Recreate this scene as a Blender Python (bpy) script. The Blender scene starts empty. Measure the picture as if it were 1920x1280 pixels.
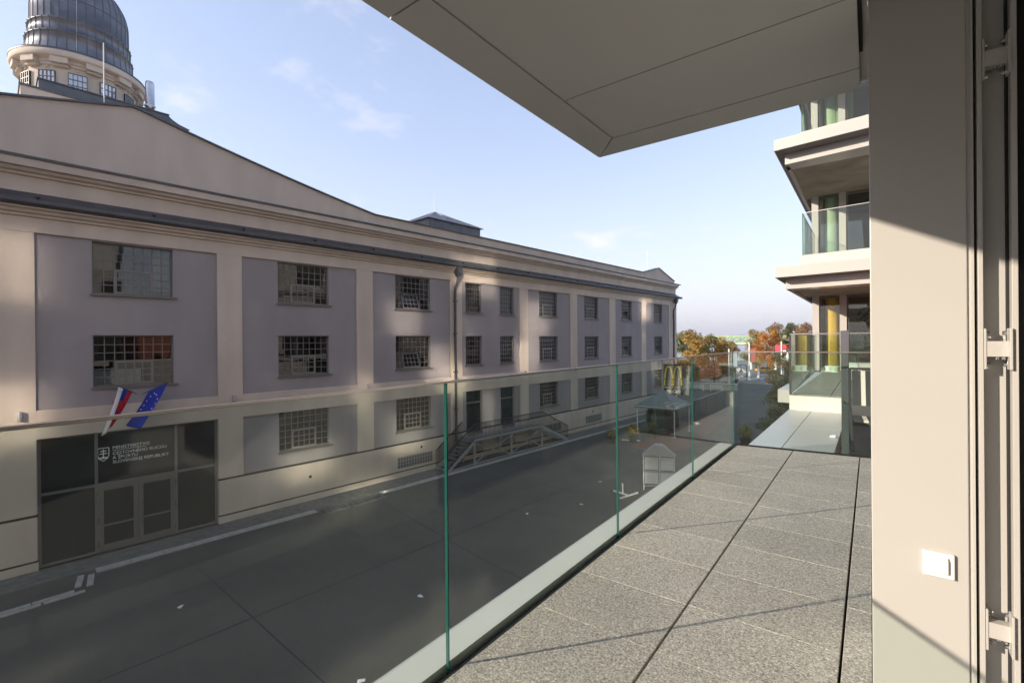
import bpy, bmesh, math, random
from mathutils import Vector, Matrix, noise
R = math.radians
random.seed(7)
S = bpy.context.scene
col = S.collection
PI = math.pi

# ------------------------------------------------------------------ camera
FPX = 891.0                      # focal length in pixels of the 1920 px wide photograph
yaw, pitch, roll = R(37.08), R(-0.096), R(-0.49)
fw = Vector((-math.sin(yaw)*math.cos(pitch), math.cos(yaw)*math.cos(pitch), math.sin(pitch)))
rt = Vector((math.cos(yaw), math.sin(yaw), 0)); up = rt.cross(fw)
r2 = rt*math.cos(roll) + up*math.sin(roll); u2 = -rt*math.sin(roll) + up*math.cos(roll)
CAM = Vector((0, 0, 8.0))
cd = bpy.data.cameras.new('camera'); co = bpy.data.objects.new('camera', cd); col.objects.link(co)
cd.sensor_width = 36.0; cd.lens = 36.0*FPX/1920; cd.clip_start = 0.05; cd.clip_end = 20000
m = Matrix((r2, u2, -fw)).transposed().to_4x4(); m.translation = CAM
co.matrix_world = m
S.camera = co

# ------------------------------------------------------------------ sky, sun, exposure
SUN_EL = R(18.8)
SUN_DIR = Vector((0.63*math.cos(SUN_EL), 0.777*math.cos(SUN_EL), -math.sin(SUN_EL)))   # way the light travels
W = bpy.data.worlds.new('World'); S.world = W; W.use_nodes = True
nt = W.node_tree; nt.nodes.clear()
N = nt.nodes.new; LK = nt.links.new
out = N('ShaderNodeOutputWorld'); bg = N('ShaderNodeBackground'); bg.inputs['Strength'].default_value = 0.13
sky = N('ShaderNodeTexSky'); sky.sky_type = 'NISHITA'; sky.sun_disc = False
sky.sun_elevation = SUN_EL; sky.sun_rotation = math.atan2(-SUN_DIR.x, -SUN_DIR.y)
sky.altitude = 130; sky.air_density = 1.0; sky.dust_density = 0.6; sky.ozone_density = 2.2
tc = N('ShaderNodeTexCoord'); sp = N('ShaderNodeSeparateXYZ'); LK(tc.outputs['Generated'], sp.inputs[0])
mx = N('ShaderNodeMath'); mx.operation = 'MAXIMUM'; mx.inputs[1].default_value = 0.0; LK(sp.outputs['Z'], mx.inputs[0])
ad = N('ShaderNodeMath'); ad.operation = 'ADD'; ad.inputs[1].default_value = 0.12; LK(mx.outputs[0], ad.inputs[0])
dx = N('ShaderNodeMath'); dx.operation = 'DIVIDE'; LK(sp.outputs['X'], dx.inputs[0]); LK(ad.outputs[0], dx.inputs[1])
dy = N('ShaderNodeMath'); dy.operation = 'DIVIDE'; LK(sp.outputs['Y'], dy.inputs[0]); LK(ad.outputs[0], dy.inputs[1])
cb = N('ShaderNodeCombineXYZ'); LK(dx.outputs[0], cb.inputs[0]); LK(dy.outputs[0], cb.inputs[1])
n1 = N('ShaderNodeTexNoise'); n1.inputs['Scale'].default_value = 3.1; n1.inputs['Detail'].default_value = 9; n1.inputs['Roughness'].default_value = 0.62
LK(cb.outputs[0], n1.inputs['Vector'])
n2 = N('ShaderNodeTexNoise'); n2.inputs['Scale'].default_value = 0.9; n2.inputs['Detail'].default_value = 3
LK(cb.outputs[0], n2.inputs['Vector'])
mm = N('ShaderNodeMath'); mm.operation = 'MULTIPLY'; LK(n1.outputs['Fac'], mm.inputs[0]); LK(n2.outputs['Fac'], mm.inputs[1])
cr = N('ShaderNodeValToRGB'); cr.color_ramp.elements[0].position = 0.305; cr.color_ramp.elements[1].position = 0.46
cr.color_ramp.elements[1].color = (0.62, 0.62, 0.62, 1); LK(mm.outputs[0], cr.inputs['Fac'])
mixc = N('ShaderNodeMixRGB'); LK(cr.outputs['Color'], mixc.inputs['Fac'])
# soft autumn haze: the clear sky is flattened a little and fades to a pale lavender veil towards the horizon, all round
gm = N('ShaderNodeGamma'); gm.inputs['Gamma'].default_value = 0.6; LK(sky.outputs[0], gm.inputs['Color'])
gs = N('ShaderNodeVectorMath'); gs.operation = 'MULTIPLY'; gs.inputs[1].default_value = (1.95, 1.78, 1.9); LK(gm.outputs[0], gs.inputs[0])
iv = N('ShaderNodeMath'); iv.operation = 'SUBTRACT'; iv.inputs[0].default_value = 1.0; LK(mx.outputs[0], iv.inputs[1])
hz = N('ShaderNodeMath'); hz.operation = 'POWER'; hz.inputs[1].default_value = 7.0; LK(iv.outputs[0], hz.inputs[0])
hm = N('ShaderNodeMixRGB'); LK(hz.outputs[0], hm.inputs['Fac']); LK(gs.outputs[0], hm.inputs['Color1']); hm.inputs['Color2'].default_value = (3.15, 3.12, 3.3, 1)
LK(hm.outputs[0], mixc.inputs['Color1'])
mixc.inputs['Color2'].default_value = (4.5, 4.2, 4.2, 1)
LK(mixc.outputs[0], bg.inputs['Color']); LK(bg.outputs[0], out.inputs['Surface'])
sl = bpy.data.lights.new('sun', 'SUN'); sl.energy = 3.5; sl.angle = R(0.53); sl.color = (1.0, 0.87, 0.71)
so = bpy.data.objects.new('sun', sl); col.objects.link(so); so.location = (-60, -70, 60)
so.rotation_euler = SUN_DIR.to_track_quat('-Z', 'Y').to_euler()
S.view_settings.view_transform = 'Standard'; S.view_settings.look = 'None'
S.view_settings.gamma = 1.0; S.view_settings.exposure = 1.08; S.view_settings.use_curve_mapping = False
S.render.engine = 'CYCLES'
S.cycles.max_bounces = 7; S.cycles.transparent_max_bounces = 20; S.cycles.glossy_bounces = 4; S.cycles.diffuse_bounces = 4; S.cycles.volume_bounces = 0
S.cycles.sample_clamp_indirect = 0.0; S.cycles.blur_glossy = 0.0; S.cycles.use_denoising = True; S.cycles.use_guiding = True; S.cycles.use_adaptive_sampling = True; S.cycles.adaptive_threshold = 0.025; S.cycles.guiding_training_samples = 64

# ------------------------------------------------------------------ materials
MATS = {}
def mat(name, rgb, rough=0.8, metal=0.0, var=0.0, scale=4.0, bump=0.0, bscale=60.0, spec=0.5, streak=0.0, detail=5):
    if name in MATS: return MATS[name]
    M = bpy.data.materials.new(name); M.use_nodes = True
    t = M.node_tree; p = t.nodes['Principled BSDF']
    p.inputs['Base Color'].default_value = (*rgb, 1); p.inputs['Roughness'].default_value = rough
    p.inputs['Metallic'].default_value = metal; p.inputs['Specular IOR Level'].default_value = spec
    tcn = t.nodes.new('ShaderNodeTexCoord')
    if var > 0:
        nz = t.nodes.new('ShaderNodeTexNoise'); nz.inputs['Scale'].default_value = scale; nz.inputs['Detail'].default_value = detail
        mp = t.nodes.new('ShaderNodeMapping'); mp.inputs['Scale'].default_value = (1, 1, 1.0/(1+streak*6))
        t.links.new(tcn.outputs['Object'], mp.inputs[0]); t.links.new(mp.outputs[0], nz.inputs['Vector'])
        rmp = t.nodes.new('ShaderNodeMapRange'); rmp.inputs[1].default_value = 0.3; rmp.inputs[2].default_value = 0.7
        rmp.inputs[3].default_value = 1-var; rmp.inputs[4].default_value = 1+var
        t.links.new(nz.outputs['Fac'], rmp.inputs[0])
        mu = t.nodes.new('ShaderNodeVectorMath'); mu.operation = 'SCALE'; mu.inputs[0].default_value = rgb
        t.links.new(rmp.outputs[0], mu.inputs['Scale']); t.links.new(mu.outputs[0], p.inputs['Base Color'])
    if bump > 0:
        nb = t.nodes.new('ShaderNodeTexNoise'); nb.inputs['Scale'].default_value = bscale; nb.inputs['Detail'].default_value = 4
        t.links.new(tcn.outputs['Object'], nb.inputs['Vector'])
        b = t.nodes.new('ShaderNodeBump'); b.inputs['Strength'].default_value = bump; b.inputs['Distance'].default_value = 0.01
        t.links.new(nb.outputs['Fac'], b.inputs['Height']); t.links.new(b.outputs[0], p.inputs['Normal'])
    MATS[name] = M
    return M

def glass(name, tint, f0=0.045, rough=0.0, dirt=0.0, boost=1.0):
    """thin architectural glass: tinted straight-through light plus a Schlick mirror"""
    M = bpy.data.materials.new(name); M.use_nodes = True; t = M.node_tree; t.nodes.clear()
    o = t.nodes.new('ShaderNodeOutputMaterial'); tr = t.nodes.new('ShaderNodeBsdfTransparent'); tr.inputs[0].default_value = (*tint, 1)
    gl = t.nodes.new('ShaderNodeBsdfGlossy'); gl.inputs['Roughness'].default_value = rough
    lw = t.nodes.new('ShaderNodeLayerWeight'); lw.inputs['Blend'].default_value = 0.5
    pw = t.nodes.new('ShaderNodeMath'); pw.operation = 'POWER'; pw.inputs[1].default_value = 5; t.links.new(lw.outputs['Facing'], pw.inputs[0])
    mr = t.nodes.new('ShaderNodeMapRange'); mr.inputs[3].default_value = f0*boost; mr.inputs[4].default_value = 0.95
    t.links.new(pw.outputs[0], mr.inputs[0])
    mix = t.nodes.new('ShaderNodeMixShader'); t.links.new(mr.outputs[0], mix.inputs[0])
    t.links.new(tr.outputs[0], mix.inputs[1]); t.links.new(gl.outputs[0], mix.inputs[2])
    last = mix
    if dirt > 0:
        df = t.nodes.new('ShaderNodeBsdfDiffuse'); df.inputs[0].default_value = (0.62, 0.6, 0.55, 1)
        tcn = t.nodes.new('ShaderNodeTexCoord')
        nz = t.nodes.new('ShaderNodeTexNoise'); nz.inputs['Scale'].default_value = 2.2; nz.inputs['Detail'].default_value = 6
        nf = t.nodes.new('ShaderNodeTexNoise'); nf.inputs['Scale'].default_value = 140; nf.inputs['Detail'].default_value = 2
        t.links.new(tcn.outputs['Object'], nz.inputs['Vector']); t.links.new(tcn.outputs['Object'], nf.inputs['Vector'])
        ma = t.nodes.new('ShaderNodeMath'); ma.operation = 'MULTIPLY'; t.links.new(nz.outputs['Fac'], ma.inputs[0]); t.links.new(nf.outputs['Fac'], ma.inputs[1])
        m2 = t.nodes.new('ShaderNodeMapRange'); m2.inputs[1].default_value = 0.1; m2.inputs[2].default_value = 0.45
        m2.inputs[3].default_value = dirt*0.3; m2.inputs[4].default_value = dirt; t.links.new(ma.outputs[0], m2.inputs[0])
        mix2 = t.nodes.new('ShaderNodeMixShader'); t.links.new(m2.outputs[0], mix2.inputs[0])
        t.links.new(mix.outputs[0], mix2.inputs[1]); t.links.new(df.outputs[0], mix2.inputs[2]); last = mix2
    t.links.new(last.outputs[0], o.inputs['Surface'])
    MATS[name] = M
    return M

def coated(name, rgb, weight, rough):
    """coated facade glazing: dark body under a strong, slightly wavy mirror"""
    M = bpy.data.materials.new(name); M.use_nodes = True; t = M.node_tree; t.nodes.clear()
    o = t.nodes.new('ShaderNodeOutputMaterial'); d = t.nodes.new('ShaderNodeBsdfDiffuse'); d.inputs[0].default_value = (*rgb, 1)
    g = t.nodes.new('ShaderNodeBsdfGlossy'); g.inputs['Roughness'].default_value = rough
    mix = t.nodes.new('ShaderNodeMixShader'); mix.inputs[0].default_value = weight
    t.links.new(d.outputs[0], mix.inputs[1]); t.links.new(g.outputs[0], mix.inputs[2]); t.links.new(mix.outputs[0], o.inputs['Surface'])
    MATS[name] = M
    return M

def emis(name, rgb, st):
    M = bpy.data.materials.new(name); M.use_nodes = True; p = M.node_tree.nodes['Principled BSDF']
    p.inputs['Base Color'].default_value = (*rgb, 1); p.inputs['Emission Color'].default_value = (*rgb, 1); p.inputs['Emission Strength'].default_value = st
    MATS[name] = M
    return M

cream = mat('cream_render', (0.53, 0.455, 0.38), 0.9, var=0.10, scale=0.9, bump=0.25, bscale=45, streak=0.5)
mauve = mat('mauve_render', (0.295, 0.268, 0.268), 0.9, var=0.085, scale=0.7, bump=0.25, bscale=45, streak=0.5)
lead = mat('lead_grey_sheet', (0.10, 0.105, 0.115), 0.45, 0.6, var=0.18, scale=2.0)
zinc = mat('dome_zinc', (0.16, 0.165, 0.185), 0.42, 0.7, var=0.25, scale=0.9)
frame_g = mat('window_frame_grey', (0.15, 0.14, 0.128), 0.5, var=0.05)
dark = mat('dark_gap', (0.015, 0.015, 0.016), 0.9)
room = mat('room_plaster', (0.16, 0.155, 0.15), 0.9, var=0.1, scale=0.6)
whitep = mat('white_paint', (0.78, 0.77, 0.74), 0.5)
steel = mat('galvanised_steel', (0.42, 0.42, 0.41), 0.5, 0.55, var=0.1, scale=8)
chrome = mat('bright_steel', (0.62, 0.62, 0.62), 0.22, 1.0)
rail_d = mat('dark_rail', (0.045, 0.047, 0.05), 0.5, 0.3)
pane_m = glass('window_pane', (0.66, 0.70, 0.69), boost=1.3)
bal_g = glass('balustrade_glass', (0.888, 0.936, 0.908), f0=0.025, dirt=0.02)
edge_g = mat('glass_edge_green', (0.012, 0.095, 0.08), 0.2)
coat_g = coated('coated_glazing', (0.03, 0.035, 0.035), 0.85, 0.075)
dull_g = coated('matt_glazing', (0.05, 0.055, 0.055), 0.06, 0.03)
alu = mat('beige_powder_coat', (0.475, 0.455, 0.425), 0.30, 0.0, var=0.012, scale=3, bump=0.04, bscale=500)
soff_m = mat('soffit_sheet', (0.56, 0.545, 0.52), 0.45, var=0.02, scale=1.5, bump=0.03, bscale=300)
terra = mat('terracotta_panel', (0.34, 0.115, 0.07), 0.7, var=0.08)

# ------------------------------------------------------------------ mesh helpers
class MB:
    def __init__(s): s.v = []; s.f = []; s.mi = []; s.sm = []
    def add(s, vs, fs, mi=0, smooth=False):
        o = len(s.v); s.v += [tuple(v) for v in vs]
        for f in fs: s.f.append(tuple(i+o for i in f)); s.mi.append(mi); s.sm.append(smooth)
        return s
    def box(s, x0, x1, y0, y1, z0, z1, mi=0):
        if x0 > x1: x0, x1 = x1, x0
        if y0 > y1: y0, y1 = y1, y0
        if z0 > z1: z0, z1 = z1, z0
        return s.add([(x0,y0,z0),(x1,y0,z0),(x1,y1,z0),(x0,y1,z0),(x0,y0,z1),(x1,y0,z1),(x1,y1,z1),(x0,y1,z1)],
                     [(0,3,2,1),(4,5,6,7),(0,1,5,4),(1,2,6,5),(2,3,7,6),(3,0,4,7)], mi)
    def bar(s, a, b, w, h=None, mi=0):
        """rectangular bar from a to b"""
        a = Vector(a); b = Vector(b); h = h or w; d = (b-a).normalized()
        ref = Vector((0,0,1)) if abs(d.z) < 0.95 else Vector((1,0,0))
        x = d.cross(ref).normalized()*w/2; y = d.cross(x).normalized()*h/2
        vs = [a-x-y, a+x-y, a+x+y, a-x+y, b-x-y, b+x-y, b+x+y, b-x+y]
        return s.add(vs, [(0,1,2,3),(7,6,5,4),(0,4,5,1),(1,5,6,2),(2,6,7,3),(3,7,4,0)], mi)
    def tube(s, pts, r, n=8, mi=0, cap=True):
        pts = [Vector(p) for p in pts]; rs = r if isinstance(r, (list, tuple)) else [r]*len(pts)
        vs = []; fs = []
        for i, p in enumerate(pts):
            d = (pts[min(i+1, len(pts)-1)] - pts[max(i-1, 0)]).normalized()
            ref = Vector((0,0,1)) if abs(d.z) < 0.9 else Vector((1,0,0))
            x = d.cross(ref).normalized(); y = d.cross(x)
            for k in range(n):
                a = 2*PI*k/n; vs.append(p + (x*math.cos(a) + y*math.sin(a))*rs[i])
        for i in range(len(pts)-1):
            for k in range(n):
                fs.append((i*n+k, i*n+(k+1) % n, (i+1)*n+(k+1) % n, (i+1)*n+k))
        s.add(vs, fs, mi, True)
        if cap:
            s.add(vs[:n], [tuple(range(n))], mi); s.add(vs[-n:], [tuple(reversed(range(n)))], mi)
        return s
    def lathe(s, prof, n=32, c=(0,0), mi=0, smooth=True, a0=0, a1=2*PI):
        vs = []; fs = []; full = abs(a1-a0-2*PI) < 1e-6; k_ = n if full else n+1
        for r, z in prof:
            for k in range(k_):
                a = a0+(a1-a0)*k/n; vs.append((c[0]+r*math.cos(a), c[1]+r*math.sin(a), z))
        for i in range(len(prof)-1):
            for k in range(n):
                k2 = (k+1) % k_
                fs.append((i*k_+k, i*k_+k2, (i+1)*k_+k2, (i+1)*k_+k))
        return s.add(vs, fs, mi, smooth)
    def prism(s, poly, y0, y1, mi=0):
        """polygon in x,z extruded along y"""
        n = len(poly); vs = [(x, y0, z) for x, z in poly] + [(x, y1, z) for x, z in poly]
        fs = [tuple(range(n)), tuple(reversed(range(n, 2*n)))] + [(i, i+n, (i+1) % n+n, (i+1) % n) for i in range(n)]
        return s.add(vs, fs, mi)
    def mesh(s, name, mats):
        me = bpy.data.meshes.new(name); me.from_pydata(s.v, [], s.f)
        for M in (mats if isinstance(mats, (list, tuple)) else [mats]): me.materials.append(M)
        me.polygons.foreach_set('material_index', s.mi); me.polygons.foreach_set('use_smooth', s.sm)
        me.update()
        return me
    def build(s, name, mats, parent=None, loc=None, rotz=None, bevel=0, fixn=False):
        me = s.mesh(name, mats)
        if fixn:
            b = bmesh.new(); b.from_mesh(me); bmesh.ops.recalc_face_normals(b, faces=b.faces); b.to_mesh(me); b.free()
        return put(name, me, parent, loc, rotz, bevel)
def put(name, me, parent=None, loc=None, rotz=None, bevel=0):
    o = bpy.data.objects.new(name, me); col.objects.link(o)
    if parent: o.parent = parent
    if loc is not None: o.location = loc
    if rotz is not None: o.rotation_euler = (0, 0, rotz)
    if bevel:
        b = o.modifiers.new('bevel', 'BEVEL'); b.width = bevel; b.segments = 2; b.limit_method = 'ANGLE'
    return o
def tag(o, label, cat, group=None):
    o['label'] = label; o['category'] = cat
    if group: o['group'] = group
    return o
def thing(name, label, cat, loc=(0,0,0), rotz=0, group=None):
    o = bpy.data.objects.new(name, None); col.objects.link(o); o.empty_display_size = 0.3
    o.location = loc; o.rotation_euler = (0, 0, rotz)
    return tag(o, label, cat, group)
def struct(o): o['kind'] = 'structure'; return o
def copy_tree(o, parent=None):
    c = o.copy(); col.objects.link(c); c.parent = parent
    for ch in list(o.children): copy_tree(ch, c)
    return c
def text_mesh(txt, size, depth, shear=0.0, mats=None, align='LEFT'):
    cu = bpy.data.curves.new('txt', 'FONT'); cu.body = txt; cu.size = size; cu.extrude = depth; cu.shear = shear; cu.align_x = align
    cu.resolution_u = 3
    o = bpy.data.objects.new('txt', cu); col.objects.link(o)
    dg = bpy.context.evaluated_depsgraph_get(); me = bpy.data.meshes.new_from_object(o.evaluated_get(dg))
    bpy.data.objects.remove(o)
    me.materials.clear(); me.materials.append(mats)
    return me
def wall_grid(mb, x0, x1, z0, z1, y, openings, depth, mi=0):
    """wall face at y (looking towards -y) with rectangular openings and their reveals"""
    xs = sorted({x0, x1, *[v for o in openings for v in o[:2]]}); zs = sorted({z0, z1, *[v for o in openings for v in o[2:]]})
    xs = [x for x in xs if x0 <= x <= x1]; zs = [z for z in zs if z0 <= z <= z1]
    for i in range(len(xs)-1):
        for j in range(len(zs)-1):
            cx = (xs[i]+xs[i+1])/2; cz = (zs[j]+zs[j+1])/2
            if any(o[0] < cx < o[1] and o[2] < cz < o[3] for o in openings): continue
            mb.add([(xs[i],y,zs[j]),(xs[i+1],y,zs[j]),(xs[i+1],y,zs[j+1]),(xs[i],y,zs[j+1])], [(0,1,2,3)], mi)
    for a, b, c, d in openings:
        if b <= x0 or a >= x1: continue
        e = y+depth
        mb.add([(a,y,c),(a,e,c),(a,e,d),(a,y,d)], [(0,1,2,3)], mi); mb.add([(b,y,c),(b,y,d),(b,e,d),(b,e,c)], [(0,1,2,3)], mi)
        mb.add([(a,y,d),(a,e,d),(b,e,d),(b,y,d)], [(0,1,2,3)], mi); mb.add([(a,y,c),(b,y,c),(b,e,c),(a,e,c)], [(0,1,2,3)], mi)

# ------------------------------------------------------------------ ground, river, far land
def asphalt():
    M = mat('street_asphalt', (0.062, 0.064, 0.066), 0.85)
    t = M.node_tree; p = t.nodes['Principled BSDF']; tcn = t.nodes.new('ShaderNodeTexCoord')
    a = t.nodes.new('ShaderNodeTexNoise'); a.inputs['Scale'].default_value = 0.22; a.inputs['Detail'].default_value = 8; a.inputs['Roughness'].default_value = 0.6
    b = t.nodes.new('ShaderNodeTexNoise'); b.inputs['Scale'].default_value = 55; b.inputs['Detail'].default_value = 3
    for n_ in (a, b): t.links.new(tcn.outputs['Object'], n_.inputs['Vector'])
    ra = t.nodes.new('ShaderNodeValToRGB'); ra.color_ramp.elements[0].position = 0.3; ra.color_ramp.elements[1].position = 0.72
    ra.color_ramp.elements[0].color = (0.054, 0.051, 0.047, 1); ra.color_ramp.elements[1].color = (0.104, 0.095, 0.081, 1)
    t.links.new(a.outputs['Fac'], ra.inputs['Fac'])
    rb = t.nodes.new('ShaderNodeMapRange'); rb.inputs[1].default_value = 0.3; rb.inputs[2].default_value = 0.7; rb.inputs[3].default_value = 0.6; rb.inputs[4].default_value = 1.45
    t.links.new(b.outputs['Fac'], rb.inputs[0])
    mu = t.nodes.new('ShaderNodeVectorMath'); mu.operation = 'SCALE'; t.links.new(ra.outputs[0], mu.inputs[0]); t.links.new(rb.outputs[0], mu.inputs['Scale'])
    t.links.new(mu.outputs[0], p.inputs['Base Color'])
    bm_ = t.nodes.new('ShaderNodeBump'); bm_.inputs['Strength'].default_value = 0.4; bm_.inputs['Distance'].default_value = 0.01
    t.links.new(b.outputs['Fac'], bm_.inputs['Height']); t.links.new(bm_.outputs[0], p.inputs['Normal'])
    return M
asp = asphalt()
g = MB(); g.box(-400, 400, -400, 190, -0.5, 0.0); struct(g.build('ground', asp))
water = mat('river_water', (0.10, 0.15, 0.22), 0.16, bump=0.35, bscale=0.35)
struct(MB().box(-6000, 6000, 186, 9000, -6.5, -6.0).build('river', water))
bank_m = mat('bank_grass', (0.07, 0.085, 0.04), 0.9, var=0.3, scale=0.3)
b = MB(); b.prism([(-400, -6.4), (400, -6.4), (400, -0.02), (-400, -0.02)], 190, 190.5)
b.add([(-400,190.5,-.02),(400,190.5,-.02),(400,204,-6.3),(-400,204,-6.3)], [(0,1,2,3)]); struct(b.build('river_bank', bank_m))
hill_m = mat('far_woodland', (0.055, 0.075, 0.06), 0.95, var=0.3, scale=0.004)
def ridge(name, X0, X1, Y, base, hf, n=90, depth=300):
    mb = MB(); vs = []
    for i in range(n+1):
        x = X0+(X1-X0)*i/n; h = hf(x)
        vs += [(x, Y, base), (x, Y+depth*0.25, base+h*0.8), (x, Y+depth, base+h)]
    fs = []
    for i in range(n):
        for k in range(2): fs.append((3*i+k, 3*i+3+k, 3*i+4+k, 3*i+1+k))
    mb.add(vs, fs, 0, True); return struct(mb.build(name, hill_m))
ridge('far_bank', -3500, 2500, 2100, -6.0, lambda x: 5.5+4.5*noise.noise(Vector((x*0.013, 1.7, 0)))+2*noise.noise(Vector((x*0.06, 3.1, 0))), 500, 60)
ridge('hills', -6000, 3000, 6500, -6, lambda x: 45+75*max(0, noise.noise(Vector((x*0.0007, 7.3, 0)))+0.35)+14*noise.noise(Vector((x*0.004, 2.2, 0))), 160, 900)

# ------------------------------------------------------------------ historic ministry building (local x along the facade, -y outwards)
FA = R(90-5.3)
P0 = Vector((-23.1, 9.0, 0))
BLD = thing('historic_warehouse', 'long three-storey beige and mauve historic building with domed tower across the street', 'building', P0, FA)
def fpt(s, off, z):
    """facade coordinates to world"""
    c, s_ = math.cos(FA), math.sin(FA); y = -off
    return Vector((P0.x + s*c - y*s_, P0.y + s*s_ + y*c, z))
PIL = [(-6.78,-5.78),(-.08,.92),(6.65,7.64),(13.3,14.3),(20.09,21.08),(26.65,27.69),(33.1,34.2),(39.57,40.58),(46.3,48.4)]
MIR = lambda a: -5.86-a
LP = [(MIR(b_), MIR(a_)) for a_, b_ in PIL[2:]]
ALLP = sorted(LP + PIL)
WIN = {0:[(-4.24,-1.69)],1:[(2.53,5.09)],2:[(9.17,11.71)],3:[(14.68,16.16),(18.02,19.51)],4:[(22.53,24.91)],5:[(28.92,31.22)],6:[(35.45,37.6)],7:[(42.66,44.72)]}
ROWS = [(9.92, 11.90), (6.36, 8.34), (2.68, 4.66)]
S0, S1 = MIR(48.4), 48.4
wins = []            # (s0,s1,z0,z1,bay,row,mirrored)
for k, ws in WIN.items():
    for (a, b_) in ws:
        for r, (z0, z1) in enumerate(ROWS):
            if k == 0 and r == 2: continue
            if k == 3 and r == 2: z0 = 1.66
            wins.append((a, b_, z0, z1, k, r, False))
            if k >= 1: wins.append((MIR(b_), MIR(a), z0, z1, k, r, True))
ENT = (-5.75, -.10, 0.0, 4.65)
opens = [w[:4] for w in wins] + [ENT]
mb = MB(); wall_grid(mb, S0, S1, 0, 12.0, 0.0, opens, 0.32); mb.build('wall', mauve, BLD)
# cream relief in front of the mauve wall
def relief(name, x0, x1, z0, z1, out=0.07, mt=cream, ops=()):
    mbx = MB()
    if ops:
        wall_grid(mbx, x0, x1, z0, z1, -out, list(ops), out-0.002)
        mbx.add([(x0,-out,z1),(x1,-out,z1),(x1,0,z1),(x0,0,z1)], [(0,1,2,3)])
    else: mbx.box(x0, x1, -out, -0.001, z0, z1)
    return mbx.build(name, mt, BLD)
for a, b_ in ALLP:
    relief('pilaster', a, b_, 2.0, 11.96, 0.075)
    relief('pilaster_base', a-0.0, b_+0.0, 0.38, 1.9, 0.075)
edges = [(ALLP[i][1], ALLP[i+1][0]) for i in range(len(ALLP)-1)]
for a, b_ in edges:
    ops = [o for o in opens if o[0] >= a-0.3 and o[1] <= b_+0.3]
    entr = abs(a+5.78) < 0.1
    relief('belt_course', a, b_, 4.62 if not entr else 4.65, 5.66, 0.068, cream, ())
    bl = [o for o in ops if o[2] < 1.9]
    if entr: continue
    segs = [a] + [v for o in sorted(bl) for v in (o[0], o[1])] + [b_]
    for i in range(0, len(segs), 2):
        relief('plinth', segs[i], segs[i+1], 0.38, 1.9, 0.068)
for a, b_ in [(S0, ENT[0]), (ENT[1], S1)]:  # near-black strips in the grooves paint in their shadow gap
    relief('groove', a, b_, 0.30, 0.38, 0.02, dark); relief('groove', a, b_, 0.0, 0.30, 0.07)
    if a > 0: a_list = [(a, 14.68), (16.16, 18.02), (19.51, b_)]
    elif b_ < 14: a_list = [(a, b_)]
    else: a_list = [(a, 14.68), (16.16, 18.02), (19.51, b_)]
    for c_, d_ in a_list: relief('groove', c_, d_, 1.9, 2.0, 0.02, dark)
# frieze, upper band, cornices (profiles run the whole length)
def run(name, prof, mt, x0=S0-0.6, x1=S1+0.6, parent=BLD):
    n = len(prof); vs = [(x0, -o_, z) for o_, z in prof] + [(x1, -o_, z) for o_, z in prof]
    fs = [(i, i+1, n+i+1, n+i) for i in range(n-1)] + [tuple(range(n)), tuple(reversed(range(n, 2*n)))]
    mbx = MB(); mbx.add(vs, fs); return mbx.build(name, mt, parent, fixn=False)
run('frieze', [(-.3,11.96),(.085,11.96),(.085,12.48),(.16,12.5),(.17,12.58),(.27,12.62),(.30,12.72),(.42,12.74),(.42,12.80),(-.3,12.80)], cream, S0, S1)
run('gutter', [(.30,12.82),(.44,12.80),(.52,12.82),(.57,12.90),(.58,13.02),(.55,13.03),(.30,13.03)], lead)
run('gutter_flashing', [(.50,13.035),(.02,13.36),(-.05,13.36),(-.05,13.035)], lead, S0, S1)
run('attic_band', [(-.3,13.36),(.0,13.36),(.0,13.92),(.09,13.94),(.10,14.02),(.22,14.06),(.25,14.16),(.40,14.18),(.42,14.44),(-.3,14.44)], cream, S0, S1)
run('cornice_flashing', [(-.3,14.445),(.46,14.445),(.47,14.52),(.40,14.56),(-.3,14.72)], lead, S0-.5, S1+.5)
# gable and parapet above the cornice
top = []
def gz(s):
    t_ = abs(s+2.93)
    base = 15.2
    if t_ < 10.9:
        v = 1-t_/10.9; return base + 2.25*(0.80*v + 0.20*v*v)
    return base
ss = [S0] + [MIR(48.4-(48.4-44.2)), MIR(40.5)] + [-2.93+10.9*(i/20.0)*(1 if j else -1) for j in (0, 1) for i in range(21)] + [40.5, 44.2, S1]
ss = sorted(set(round(v, 3) for v in ss))
def pz(s):
    if s > 40.49: return 15.2+(s-40.5)/3.7*0.85 if s <= 44.2 else 16.05-(s-44.2)/4.2*1.15
    if MIR(s) > 40.49: return pz(MIR(s))
    return gz(s)
poly = [(S0, 14.5)] + [(s, pz(s)) for s in ss] + [(S1, 14.5)]
MB().prism(poly[::-1], 0.15, 0.55).build('gable_wall', cream, BLD)
mbx = MB()
for i in range(len(ss)-1):
    a, b_ = (ss[i], pz(ss[i])), (ss[i+1], pz(ss[i+1]))
    mbx.prism([(a[0], a[1]), (b_[0], b_[1]), (b_[0], b_[1]+0.07), (a[0], a[1]+0.07)], 0.06, 0.62)
mbx.build('parapet_capping', lead, BLD)
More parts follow.
